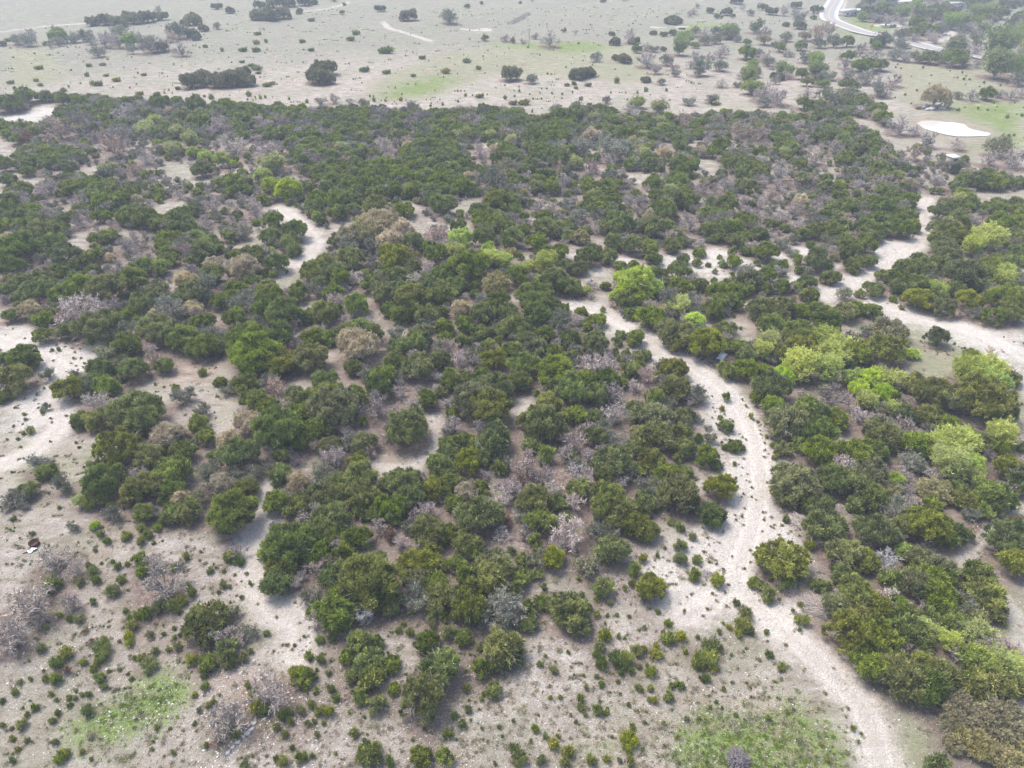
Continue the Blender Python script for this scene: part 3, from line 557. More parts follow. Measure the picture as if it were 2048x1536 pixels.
OPEN = [
 [(0,222),(62,222),(68,208),(113,205),(137,215),(113,219),(106,232),(68,246),(0,244)],
 [(325,330),(372,328),(398,340),(425,362),(400,366),(345,350)], [(0,345),(38,345),(74,358),(45,370),(0,360)], [(0,280),(30,290),(22,315),(0,318)], [(158,336),(197,338),(192,350),(160,345)],
 [(98,512),(123,490),(150,476),(174,466),(182,470),(164,484),(148,500),(120,512)], [(312,412),(330,404),(345,392),(374,390),(378,400),(352,412),(337,428),(318,428)],
 [(545,415),(560,415),(592,426),(625,446),(655,468),(645,484),(640,503),(620,524),(595,540),(592,562),(548,562),(535,548),(548,535),(572,530),(572,512),(600,508),(605,488),(606,470),(598,452),(575,434)],
 [(518,467),(540,460),(558,462),(568,476),(550,480),(524,492),(506,482)], [(400,614),(420,608),(434,618),(452,627),(454,655),(438,650),(420,638),(402,625)],
 [(578,615),(610,602),(650,600),(658,608),(620,622),(600,632),(585,626)],
 [(0,630),(70,655),(120,680),(200,665),(252,640),(255,655),(230,675),(212,700),(178,735),(110,775),(112,800),(155,800),(150,850),(195,860),(240,862),(195,905),(165,950),(175,1020),(0,1020)],
 [(345,712),(400,704),(458,700),(465,738),(455,745),(428,752),(432,775),(460,800),(505,822),(470,842),(445,857),(430,890),(415,918),(393,938),(393,920),(428,880),(415,850),(390,835),(345,845),(330,800),(300,785),(235,772),(290,755),(310,735)],
 [(555,752),(640,735),(655,702),(670,715),(674,740),(704,765),(690,784),(640,768),(570,758)],
 [(823,408),(842,408),(840,420),(826,420)], [(905,412),(930,404),(953,395),(957,406),(925,420)], [(790,432),(830,428),(860,445),(858,464),(835,464),(808,447)], [(890,447),(940,438),(944,455),(930,462),(893,458)],
 [(1040,490),(1058,503),(1054,520)], [(1132,506),(1158,495),(1200,478),(1215,486),(1190,499),(1158,510)], [(1178,545),(1205,526),(1235,525),(1240,515),(1295,528),(1345,518),(1367,508),(1352,530),(1315,544),(1240,548),(1205,556)],
 [(1366,503),(1415,493),(1462,495),(1477,510),(1520,518),(1555,508),(1600,498),(1640,476),(1642,492),(1612,522),(1602,548),(1588,562),(1565,548),(1520,542),(1470,550),(1400,547),(1368,532)],
 [(1828,398),(1864,395),(1854,415),(1855,440),(1853,470),(1851,497),(1822,518),(1797,533),(1762,548),(1738,563),(1728,580),(1742,594),(1790,611),(1850,628),(1930,638),(2048,665),(2048,858),(1985,862),(1943,854),(1888,824),
  (1850,792),(1833,742),(1836,720),(1823,682),(1798,652),(1763,647),(1690,664),(1650,664),(1690,640),(1745,630),(1740,610),(1700,612),(1640,606),(1638,560),(1655,542),(1672,522),(1690,548),(1740,533),(1760,498),(1800,470),(1838,460),(1838,420)],
 [(1474,672),(1478,640),(1484,598),(1500,596),(1502,630),(1502,660),(1520,670),(1560,678),(1590,648),(1625,637),(1622,652),(1590,668),(1570,683),(1545,693),(1480,680)],
 [(1138,608),(1190,606),(1232,623),(1264,648),(1322,663),(1347,688),(1400,716),(1440,735),(1452,760),(1492,773),(1503,790),(1523,820),(1538,850),(1558,890),(1592,915),(1612,930),(1562,940),(1542,960),(1542,1000),(1562,1020),
  (1600,1040),(1620,1070),(1650,1090),(1660,1150),(1640,1250),(1200,1250),(1060,1180),(1150,1130),(1260,1090),(1310,1060),(1330,1000),(1390,960),(1400,880),(1400,790),(1360,745),(1300,702),(1260,682),(1205,642),(1160,624)],
 [(1057,768),(1085,742),(1086,770),(1080,792),(1095,802),(1060,828),(1032,850),(1045,880),(1015,872),(1018,840),(1028,800)],
 [(863,828),(884,838),(882,880),(870,908),(842,928),(800,944),(745,946),(748,915),(763,895),(745,872),(775,878),(772,905),(820,905),(848,890),(860,865)], [(1125,808),(1172,813),(1147,838),(1108,818)], [(1200,792),(1255,798),(1300,773),(1310,780),(1290,803),(1240,815)],
 [(515,963),(547,966),(537,1000),(533,1060),(520,1110),(520,1160),(560,1200),(500,1160),(500,1080),(400,1060),(400,1040),(470,1065),(512,1045),(528,1000)],
 [(1665,885),(1720,880),(1740,892),(1700,895)], [(1640,985),(1690,995),(1740,1050),(1700,1065),(1660,1030)], [(1890,1100),(1960,1045),(2048,1010),(2048,1030),(1980,1085),(1975,1125),(2048,1200),(2048,1280),(1975,1265),(2010,1230),(1990,1190)],
 [(1540,790),(1590,808),(1580,830)], [(1705,238),(1745,240),(1778,262),(1829,290),(1819,305),(1798,293),(1770,280),(1740,262)], [(1400,322),(1434,320),(1430,336),(1405,341)], [(1260,345),(1300,344),(1295,356),(1262,354)], [(990,285),(1003,285),(1000,292)],
 [(1960,382),(2048,385),(2048,398),(1962,398)], [(700,590),(742,588),(745,600),(710,604)], [(752,610),(780,612),(778,652),(805,655),(830,650),(832,665),(790,670),(757,640)], [(818,672),(862,668),(865,682),(822,690)],
 [(918,562),(958,562),(990,580),(958,575)], [(1020,583),(1048,590),(1040,612),(1028,605)], [(1145,822),(1120,835)],
]
SPARSE = [   # (outline, tree spacing factor, share left empty, size factor)
 ([(930,440),(1060,430),(1250,470),(1420,480),(1600,480),(1700,480),(1650,560),(1640,605),(1480,590),(1380,560),(1320,540),(1220,545),(1150,540),(1060,510),(1000,470)], 0.5),
 ([(600,570),(1020,580),(1180,640),(1340,720),(1340,760),(1100,740),(1000,860),(760,870),(560,760),(560,620)], 0.85),
 ([(1340,760),(1400,780),(1400,880),(1370,940),(1330,1060),(1280,1080),(1290,860)], 0.8),
 ([(0,560),(560,560),(560,900),(440,1040),(180,1030),(150,800),(250,650)], 0.75),
 ([(560,760),(1340,760),(1300,1080),(1060,1150),(940,1250),(520,1200),(520,960)], 1.0),
 ([(1440,640),(2048,640),(2048,1400),(1700,1300),(1540,940),(1440,740)], 1.0),
]
# ------------------------------------------------------------------ place the plants
TS = 700.0 / 2048.0
TRK = [[(1145,605),(1210,622),(1270,655),(1330,690),(1400,735),(1445,770),(1478,812)],[(545,552),(590,528),(622,505),(630,482),(612,458),(582,432),(560,418)],[(1852,398),(1850,440),(1846,480),(1800,512),(1742,550),(1705,578),(1760,605),(1850,634),(1960,668),(2060,720)],[(530,990),(506,1075),(510,1150),(545,1205)],[(873,835),(874,890),(825,930),(755,935)],[(1488,600),(1486,670)],
       [(1478,812),(1502,860),(1518,930),(1516,1000),(1495,1080),(1470,1150),(1500,1200),(1550,1248),(1620,1308),(1680,1365),(1735,1440),(1765,1560)], [(0,680),(60,700),(125,742),(108,800),(118,850),(60,900)], [(2060,1005),(1990,1060),(1930,1130),(1985,1190),(2040,1260)], [(420,880),(400,930)], [(300,740),(420,780)]]
def trk_dist(px, py): return min(float(seg_dist(np.array([px]), np.array([py]), t)[0]) for t in TRK)
prng = random.Random(11)
WID = {'j': 1.15, 's': 1.0, 'b': 1.12, 'k': 1.15, 'y': 1.32, 'o': 1.05, 't': 1.05, 'g': 1.2, 'd': 1.35, 'p': 1.0, 'r': 1.05}
trees = []                                         # dicts: kind x y r s(proto) px py W explicit
cell = {}
def near(px, py, rad):
    out = []
    for i in range(int((px - rad) // 40), int((px + rad) // 40) + 1):
        for j in range(int((py - rad) // 40), int((py + rad) // 40) + 1):
            out += cell.get((i, j), [])
    return out
def add_tree(kind, px, py, W, explicit=True):
    pr = PROTO[kind]
    d = float(unproj(px, py)[2]); ratio = pr[0]['h'] / pr[0]['r']
    r = max(0.06, W * WID[kind] * d / F / 2)
    best = sorted(range(len(pr)), key=lambda i: abs(math.log(r / pr[i]['r'])) + prng.uniform(0, 0.75))[0]
    p = pr[best]; s = r / p['r']
    h = p['h'] * s
    x, y, t = unproj(px, py, h * 0.46)
    # distance is now known better: correct the size once
    dd = float(proj(x, y, h * .46)[2]); r = max(0.06, W * WID[kind] * dd / F / 2); s = r / p['r']
    if kind in 'jbkotyg' and explicit and trk_dist(px, py) < W / 2 + 26: r *= .9; s *= .9; h *= .85
    T = dict(kind=kind, x=float(x), y=float(y), r=r, s=s, v=best, px=px, py=py, W=W, ex=explicit, h=h)
    trees.append(T); cell.setdefault((int(px // 40), int(py // 40)), []).append(T)
    return T
for (x0, y0), txt in SHEETS.items():
    for w in txt.split():
        k = w[0]; X, Y, W = w[1:].split(',')
        px, py, W = x0 + float(X) * TS, y0 + float(Y) * TS, float(W) * TS
        if any(q['kind'] == k and abs(q['px'] - px) < .35 * W and abs(q['py'] - py) < .3 * W and 0.5 < q['W'] / W < 2 for q in near(px, py, W)): continue
        add_tree(k, px, py, W)
N_EXPLICIT = len(trees)
# the main track between the wood and the lime tree stays open to view
trees[:] = [T for T in trees if not (T['kind'] in 'jk' and 1200 < T['px'] < 1345 and 640 < T['py'] + 0 < 712 and trk_dist(T['px'], T['py']) < T['W'] * .42)]
cell.clear()
for T in trees: cell.setdefault((int(T['px'] // 40), int(T['py'] // 40)), []).append(T)
# the rest of the wood: a jittered grid on the ground
gx = np.arange(-330, 330, 2.95)
fill = []
yy = 40.0
while yy < 345:
    for xg in gx:
        fill.append((xg + prng.uniform(-1.5, 1.5), yy + prng.uniform(-1.5, 1.5)))
    yy += 2.95
fa = np.array(fill); prng.shuffle(fill)
fz = hgt(fa[:, 0], fa[:, 1]) + 1.9
fpx, fpy, fd = proj(fa[:, 0], fa[:, 1], fz)
okm = np.zeros(len(fa), bool)
for P in WOOD: okm |= in_poly(fpx, fpy, P)
okm &= (fpx > -60) & (fpx < 2110)
rad = 1.75 * F / fd
for P in OPEN:
    for a in range(8):
        an = a * math.pi / 4
        okm &= ~in_poly(fpx + np.cos(an) * rad, fpy + np.sin(an) * rad * 0.75, P)
    okm &= ~in_poly(fpx, fpy + rad * .9, P)
for t_ in TRK: okm &= seg_dist(fpx, fpy - 4, t_) > rad * .8 + 5
prob = np.ones(len(fa))
for P, q in SPARSE: prob[in_poly(fpx, fpy, P)] = q
BARE = [[(100,210),(640,230),(700,330),(600,350),(420,330),(120,300)], [(1300,230),(1760,230),(1900,340),(1500,420),(1250,330)], [(330,280),(600,280),(600,340),(330,330)], [(960,880),(1290,880),(1290,1090),(980,1080)]]
pb = np.full(len(fa), 0.31)
for P, v in zip(BARE, (0.42, 0.34, 0.52, 0.5)): pb[in_poly(fpx, fpy, P)] = v
for i in np.nonzero(okm)[0]:
    px, py, d = float(fpx[i]), float(fpy[i]), float(fd[i])
    if prng.random() > prob[i]: continue
    q = prng.random()
    clump = math.sin(fa[i, 0] * .07 + 2 * math.sin(fa[i, 1] * .05)) * math.cos(fa[i, 1] * .06 + 1.3)
    qb = pb[i] * (0.75 + 0.7 * clump)
    if q < qb: k = 'b' if prng.random() < .58 else 'k'
    elif q < qb + .05: k = prng.choice('kkotyr')
    else: k = 'j'
    r = {'j': prng.uniform(1.25, 2.6), 'b': prng.uniform(1.5, 3.0), 'k': prng.uniform(1.3, 2.2), 'o': 2.4, 't': 2.0, 'y': 1.9, 'r': 1.4}[k]
    W = 2 * r * F / d
    bad = False
    for t_ in near(px, py, 80):
        hi = t_['kind'] in 'btgyopd' and t_['ex']
        lim = 0.5 * (t_['W'] if t_['ex'] else 0) * (0.95 if hi else 0.62) + ((0.40 if hi else 0.15) * W if t_['ex'] else 0)
        if t_['ex'] and t_['kind'] != 's' and abs(t_['px'] - px) < lim and abs(t_['py'] - py) < lim * (1.15 if hi else .8): bad = True; break
    if not bad: add_tree(k, px, py, W, False)
# undergrowth: low bare and half-bare shrubs and young junipers in the gaps of the wood
def undergrowth(sp, y1, y0=40.0):
    n = 0; y = y0
    while y < y1:
        x = -300.0
        row = []
        while x < 300:
            row.append((x + prng.uniform(-.5, .5) * sp, y + prng.uniform(-.5, .5) * sp)); x += sp
        y += sp
        a = np.array(row); z = hgt(a[:, 0], a[:, 1]) + .9; px, py, d = proj(a[:, 0], a[:, 1], z)
        ok = np.zeros(len(a), bool)
        for P in WOOD: ok |= in_poly(px, py, P)
        ok &= (px > -40) & (px < 2090); rr_ = 1.2 * F / d
        for P in OPEN:
            for q in range(6): ok &= ~in_poly(px + np.cos(q * 1.05) * rr_, py + np.sin(q * 1.05) * rr_ * .7, P)
        for t_ in TRK: ok &= seg_dist(px, py - 3, t_) > rr_ + 8
        for i in np.nonzero(ok)[0]:
            X, Y = a[i]
            if any((T['x'] - X) ** 2 + (T['y'] - Y) ** 2 < (T['r'] * .85) ** 2 for T in near(float(px[i]), float(py[i]), 110)): continue
            k = prng.choice('bbbkkjoj' if prng.random() < .5 else 'bbkjk') if y < 225 else prng.choice('bbkkjjjo'); r = prng.uniform(.7, 1.5) if y < 225 else prng.uniform(1.2, 2.2)
            add_tree(k, float(px[i]), float(py[i]), 2 * r * F / float(d[i]), False)
undergrowth(2.9, 225)
undergrowth(2.6, 340, 225)
# scattered wood beyond the pasture
def scatter_zone(poly, spacing, mix, rr, share):
    a = world_poly(poly); xs = [p[0] for p in a]; ys = [p[1] for p in a]
    y = min(ys)
    while y < max(ys):
        x = min(xs)
        while x < max(xs):
            X, Y = x + prng.uniform(-.5, .5) * spacing, y + prng.uniform(-.5, .5) * spacing
            x += spacing
            if prng.random() > share: continue
            px, py, d = (float(v) for v in proj(X, Y, float(hgt(X, Y)) + 2))
            if not in_poly(np.array([px]), np.array([py]), poly)[0] or px < -80 or px > 2130 or py < -50: continue
            if any(bool(in_poly(np.array([px]), np.array([py]), P)[0]) for P in NOTREE): continue
            W = 2 * prng.uniform(*rr) * F / d
            if any(abs(t_['px'] - px) < .6 * t_['W'] and abs(t_['py'] - py) < .4 * t_['W'] for t_ in near(px, py, 40) if t_['ex']): continue
            add_tree(prng.choice(mix), px, py, W, False)
        y += spacing
ROAD_PX = [(1684,-30),(1676,-8),(1668,8),(1658,27),(1662,41),(1690,53),(1724,65),(1758,72),(1792,80),(1826,88),(1881,101),(1929,109),(1980,118),(2048,130),(2120,142)]
DRIVE_PX = [(1848,90),(1866,84),(1884,77),(1900,68),(1912,60)]
NOTREE = [[(x - 14, y - 6) for x, y in ROAD_PX] + [(x + 14, y + 9) for x, y in ROAD_PX[::-1]], [(x - 6, y - 5) for x, y in DRIVE_PX] + [(x + 8, y + 6) for x, y in DRIVE_PX[::-1]],
          [(1675,0),(1710,0),(1700,25),(1720,40),(1790,45),(1805,52),(1790,70),(1730,60),(1672,44)], [(1500,85),(1560,95),(1680,108),(1640,112),(1520,100)], [(1770,120),(1880,130),(2048,150),(2048,190),(1780,185)]]
scatter_zone([(1180,72),(1300,85),(1480,45),(1620,50),(1650,60),(1740,85),(1790,115),(1765,150),(1770,215),(1700,205),(1620,215),(1500,160),(1340,130),(1290,115),(1230,95)], 8.5, 'bbkkojyb', (1.8, 4.2), 0.62)
scatter_zone([(1720,-40),(2120,-40),(2120,150),(2048,150),(1960,118),(1880,95),(1800,75),(1800,45),(1720,35)], 8.2, 'bbkojjyb', (2.5, 4.6), 0.85)
scatter_zone([(560,25),(640,30),(760,30),(900,40),(1050,30),(1050,-10),(400,-10),(300,20)], 24, 'jjs', (1.0, 2.6), 0.35)
scatter_zone([(300,-40),(2048,-40),(2048,0),(300,0)], 20, 'jkob', (1.5, 4.0), 0.3)
scatter_zone([(1350,0),(1640,0),(1640,30),(1480,45),(1350,25)], 14, 'kbo', (2.0, 4.0), 0.5)
scatter_zone([(0,70),(300,62),(400,75),(380,100),(100,100),(0,95)], 16, 'kbs', (1.5, 3.0), 0.5)
scatter_zone([(1560,150),(1760,150),(1770,235),(1620,225)], 9, 'bbkjj', (1.6, 3.2), 0.6)
# tiny bushes over pasture and gravel
def sprinkle(poly, n, rr, kind='s', streak=0):
    a = world_poly(poly); xs = [p[0] for p in a]; ys = [p[1] for p in a]; c = 0; tries = 0
    while c < n and tries < n * 40:
        tries += 1
        X, Y = prng.uniform(min(xs), max(xs)), prng.uniform(min(ys), max(ys))
        m = 1 + (prng.randint(1, 5) if streak and prng.random() < .35 else 0); ang = prng.uniform(-.5, .5)
        for q in range(m):
            x2, y2 = X + math.cos(ang) * q * rr[1] * prng.uniform(.8, 1.8), Y + math.sin(ang) * q * rr[1]
            px, py, d = (float(v) for v in proj(x2, y2, float(hgt(x2, y2)) + rr[0] * .6))
            if not in_poly(np.array([px]), np.array([py]), poly)[0]: continue
            if not (-30 < px < 2080 and -20 < py < 1560) or trk_dist(px, py) < 12 or (1800 < px < 2010 and 228 < py < 290): continue
            W = 2 * prng.uniform(*rr) * (prng.random() * .5 + .6) * F / d
            if any(abs(t_['px'] - px) < .5 * (t_['W'] + W) and abs(t_['py'] - py) < .4 * (t_['W'] + W) for t_ in near(px, py, 60)): continue
            add_tree(kind, px, py, W, False); c += 1
FIELD = [(0,60),(500,20),(1640,10),(1640,60),(1480,60),(1180,80),(1240,110),(1340,140),(1500,170),(1620,215),(1600,222),(1350,228),(1200,212),(1100,235),(1060,235),(1050,215),(740,210),(520,208),(330,200),(120,186),(0,186)]
sprinkle(FIELD, 1100, (0.12, 0.5), 's', 1)
sprinkle([(300,200),(720,212),(1100,232),(1090,214),(740,190),(300,180)], 34, (0.3, 1.1), 's', 1)
sprinkle([(1780,125),(2048,160),(2048,290),(1990,300),(1850,240),(1780,190)], 40, (0.3, 0.7), 's')
sprinkle([(640,1260),(1040,1180),(1200,1120),(1480,1120),(1560,1250),(1640,1340),(1700,1536),(640,1536)], 190, (0.05, 0.2), 's', 1)
sprinkle([(0,900),(160,900),(300,1040),(500,1060),(640,1260),(640,1536),(0,1536)], 150, (0.05, 0.22), 's', 1)
sprinkle([(1370,780),(1500,790),(1560,960),(1620,1080),(1480,1150),(1330,1090),(1400,950)], 60, (0.07, 0.2), 's')
sprinkle([(0,640),(240,660),(110,790),(180,900),(0,900)], 45, (0.12, 0.35), 's')
sprinkle([(340,712),(460,706),(440,840),(260,780)], 16, (0.12, 0.35), 's')
sprinkle([(1740,640),(2048,670),(2048,850),(1840,740)], 16, (0.12, 0.3), 's')

# ------------------------------------------------------------------ ground
def ground_grid():
    ang = np.concatenate([np.arange(-64, 64, 0.27), np.arange(64, 296, 4.0)]); ang = np.radians(90 - ang)
    rr = [6.0]
    while rr[-1] < 2600: rr.append(rr[-1] * (1.0075 if 26 < rr[-1] < 700 else 1.04))
    rr = np.array(rr); A, Rr = np.meshgrid(ang, rr)
    X, Y = np.cos(A) * Rr, np.sin(A) * Rr
    nA, nR = len(ang), len(rr)
    i = np.arange(nR - 1)[:, None] * nA; j = np.arange(nA)[None, :]; j2 = (j + 1) % nA
    Fq = np.stack([i + j, i + nA + j, i + nA + j2, i + j2], -1).reshape(-1, 4)[:, ::-1]
    V = np.stack([X.ravel(), Y.ravel(), hgt(X.ravel(), Y.ravel())], 1)
    V = np.vstack([V, [0, 0, float(hgt(0, 0))]])
    return V, Fq, nA
GV, GF, NA_ = ground_grid()
gX, gY = GV[:, 0], GV[:, 1]
mask_all = {}
front = np.nonzero((gY > 5) & (np.hypot(gX, gY) < 1500))[0]
fx, fy = gX[front], gY[front]
def soft(polys, w0, w1=None):
    """1 inside, 0 outside, with an edge w0 metres wide (growing with distance)"""
    m = np.zeros(len(front))
    for P in polys:
        a = world_poly(P); arr = np.array(a)
        sel = (fx > arr[:, 0].min() - 12) & (fx < arr[:, 0].max() + 12) & (fy > arr[:, 1].min() - 12) & (fy < arr[:, 1].max() + 12)
        if not sel.any(): continue
        ins = in_poly(fx[sel], fy[sel], a); d = seg_dist(fx[sel], fy[sel], a, True)
        sd = np.where(ins, d, -d); v = np.clip(sd / w0 * 0.5 + 0.5, 0, 1)
        m[sel] = np.maximum(m[sel], v)
    return m
def line_mask(lines, half, edge):
    m = np.zeros(len(front)); dist = np.full(len(front), 99.0)
    for L in lines:
        a = world_poly(L); arr = np.array(a)
        sel = (fx > arr[:, 0].min() - 8) & (fx < arr[:, 0].max() + 8) & (fy > arr[:, 1].min() - 8) & (fy < arr[:, 1].max() + 8)
        if not sel.any(): continue
        d = seg_dist(fx[sel], fy[sel], a); dist[sel] = np.minimum(dist[sel], d)
    return np.clip((half + edge / 2 - dist) / edge, 0, 1), dist
def smooth_line(L, n=6):
    out = []
    for i in range(len(L) - 1):
        p0 = np.array(L[max(i - 1, 0)], float); p1 = np.array(L[i], float); p2 = np.array(L[i + 1], float); p3 = np.array(L[min(i + 2, len(L) - 1)], float)
        for k in range(n):
            t = k / n
            out.append(tuple(0.5 * ((2 * p1) + (-p0 + p2) * t + (2 * p0 - 5 * p1 + 4 * p2 - p3) * t * t + (-p0 + 3 * p1 - 3 * p2 + p3) * t ** 3)))
    out.append(tuple(L[-1])); return out
TRACKS = [[(1145,612),(1210,628),(1270,662),(1330,697),(1400,742),(1445,775),(1478,812),(1502,860),(1518,930),(1516,1000),(1495,1080),(1470,1150),(1500,1200),(1550,1248),(1620,1308),(1680,1365),(1735,1440),(1765,1560)],
          [(1470,1150),(1430,1195),(1370,1230)], [(545,552),(590,528),(622,505),(630,482),(612,458),(582,432),(560,418)],
          [(1852,398),(1850,440),(1846,480),(1800,512),(1742,550),(1705,578),(1650,592)], [(1705,578),(1760,605),(1850,634),(1960,668),(2060,720)],
          [(-20,676),(60,700),(125,742),(108,800),(118,850),(70,900),(0,930)], [(255,652),(200,690),(150,735),(118,775)],
          [(543,965),(530,1030),(506,1075),(510,1150),(545,1215),(600,1245),(590,1310)], [(873,835),(874,890),(825,930),(755,935)], [(2048,1010),(1990,1060),(1930,1130),(2010,1200),(2048,1290)]]
FAR_TRACKS = [[(767,44),(778,56),(812,66),(862,82)], [(0,64),(90,53),(175,47)], [(600,24),(660,16),(700,4)], [(925,58),(955,61),(975,58)], [(1690,0),(1686,20),(1680,24)]]
M = {}
M['track'], dtr = line_mask([smooth_line(t) for t in TRACKS[:8]], 2.5, 3.0)
m2, _ = line_mask([smooth_line(t) for t in TRACKS[8:]], 1.3, 1.6); m3, _ = line_mask([smooth_line(t) for t in FAR_TRACKS], 2.2, 1.5)
M['track'] = np.maximum(np.maximum(M['track'], m2 * .8), m3 * .9)
M['rut'] = np.exp(-((dtr - 0.95) / 0.32) ** 2)
DRIVE_MASK, _ = line_mask([DRIVE_PX], 3.0, 1.0); M['track'] = np.maximum(M['track'], DRIVE_MASK)
M['gravel'] = np.maximum(soft([[(1350,740),(1440,735),(1530,830),(1620,930),(1560,940),(1545,1000),(1660,1090),(1655,1210),(1700,1290),(1600,1290),(1480,1240),(1300,1230),(1180,1180),(1240,1110),(1320,1060),(1350,960),(1390,880)],
     [(1057,768),(1085,742),(1086,770),(1095,802),(1060,828),(1040,880),(1015,872),(1028,800)], [(0,640),(230,665),(170,740),(110,790),(120,850),(60,890),(0,870)],
     [(1640,480),(1840,462),(1850,480),(1740,560),(1640,600),(1370,545),(1180,548),(1130,510),(1400,490)], [(1140,608),(1240,630),(1400,720),(1380,770),(1250,690)],
     [(1740,598),(1850,628),(2060,668),(2060,800),(1980,725),(1850,662),(1760,640)], [(1560,915),(1610,930),(1650,1090),(1600,1020)], [(1640,985),(1690,995),(1745,1060),(1690,1075)], [(0,222),(62,222),(68,208),(137,215),(106,232),(68,246),(0,244)]], 5.0),
     0.55 * soft([[(640,1300),(1050,1200),(1200,1180),(1500,1250),(1350,1380),(1180,1440),(1000,1500),(800,1520),(640,1420)]], 8.0))
M['green'] = np.maximum(soft([[(143,1448),(175,1415),(250,1392),(300,1350),(345,1335),(385,1365),(375,1410),(320,1445),(250,1470),(190,1490),(150,1485)], [(1350,1536),(1360,1470),(1420,1420),(1480,1440),(1560,1400),(1640,1440),(1690,1500),(1700,1560),(1340,1560)]], 3.0),
     0.75 * soft([[(740,196),(790,167),(870,150),(930,155),(880,185),(800,200)], [(960,86),(1060,84),(1180,80),(1250,95),(1150,110),(1000,97)], [(1900,202),(2060,198),(2060,300),(2000,290),(1960,250),(1905,225)],
     [(1640,40),(1662,52),(1720,70),(1760,84),(1730,80),(1650,60)], [(1680,25),(1790,45),(1800,60),(1760,66),(1690,48)], [(1330,50),(1400,45),(1500,55),(1380,62)]], 10.0))
M['green'] = np.maximum(M['green'], 0.5 * soft([[(0,870),(60,860),(120,920),(60,960),(0,960)], [(140,1060),(230,1050),(200,1140),(130,1130)], [(1560,1330),(1640,1330),(1700,1450),(1640,1440)], [(1150,1400),(1250,1480),(1240,1536),(1080,1536)], [(1790,1440),(1850,1450),(1840,1536),(1780,1536)], [(225,1300),(260,1300),(260,1330),(230,1330)],
     [(1640,300),(1700,300),(1690,330),(1640,330)], [(1960,480),(2048,470),(2048,500),(1960,495)]], 5.0))
M['olive'] = np.maximum(soft([[(1700,650),(1760,645),(1850,640),(1960,680),(2060,720),(2060,860),(1985,862),(1888,824),(1833,742)], [(1890,1130),(1930,1090),(2048,1010),(2048,1040),(1980,1085),(1975,1125),(2060,1200),(2060,1300),(1975,1265),(1990,1190)], [(1780,1420),(1880,1430),(1890,1536),(1780,1536)]], 5.0),
     0.8 * soft([[(1780,118),(2060,150),(2060,300),(1900,330),(1850,235),(1780,200)], [(900,100),(1250,90),(1340,135),(1300,170),(1000,150),(860,200),(700,205),(760,150)], [(0,90),(120,100),(150,160),(30,180),(0,170)], [(60,880),(220,900),(210,1000),(30,960)], [(420,770),(500,820),(440,850)], [(1200,1400),(1760,1400),(1760,1540),(1150,1540)]], 12.0))
M['soil'] = np.maximum(soft([[(0,1160),(60,1190),(140,1240),(90,1300),(0,1350)], [(400,1340),(520,1330),(640,1290),(620,1480),(500,1480),(430,1420)], [(860,832),(884,838),(870,908),(800,944),(745,946),(745,872),(775,878),(820,905)], [(515,963),(547,966),(533,1060),(515,1110),(420,1062),(512,1045)], [(560,745),(700,700),(720,790),(600,770)], [(345,712),(458,705),(430,770),(300,780)]], 4.0), 0)
M['pond'] = soft([[(1815,240),(1850,232),(1930,238),(1990,262),(1990,282),(1940,284),(1880,276),(1835,258)]], 4.0)
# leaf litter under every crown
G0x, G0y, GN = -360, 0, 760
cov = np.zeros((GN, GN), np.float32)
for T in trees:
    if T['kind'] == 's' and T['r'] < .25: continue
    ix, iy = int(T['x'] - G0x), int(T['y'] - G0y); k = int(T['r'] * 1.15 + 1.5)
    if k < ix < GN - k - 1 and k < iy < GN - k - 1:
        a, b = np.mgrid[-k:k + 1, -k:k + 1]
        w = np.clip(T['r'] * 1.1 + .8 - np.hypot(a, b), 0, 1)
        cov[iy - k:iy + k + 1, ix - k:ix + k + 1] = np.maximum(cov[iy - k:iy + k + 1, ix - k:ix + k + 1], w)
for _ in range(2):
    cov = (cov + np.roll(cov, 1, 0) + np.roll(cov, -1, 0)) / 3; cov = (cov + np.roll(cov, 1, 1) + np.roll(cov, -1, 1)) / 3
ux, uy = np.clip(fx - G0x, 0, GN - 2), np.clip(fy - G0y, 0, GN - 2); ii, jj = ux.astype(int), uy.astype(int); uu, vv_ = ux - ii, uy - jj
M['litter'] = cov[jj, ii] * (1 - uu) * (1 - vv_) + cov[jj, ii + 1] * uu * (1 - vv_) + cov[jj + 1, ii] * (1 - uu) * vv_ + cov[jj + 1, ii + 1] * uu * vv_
full = {}
for k, v in M.items():
    a = np.zeros(len(GV), np.float32); a[front] = v; full[k] = a
fieldm = np.clip((np.hypot(gX, gY) - 330) / 60, 0, 1); full['field'] = fieldm.astype(np.float32)
# small relief that belongs to the ground: ruts and hummocks, pond bowl
GV[:, 2] -= 0.07 * full['rut'] * full['track'] + 0.15 * full['pond']

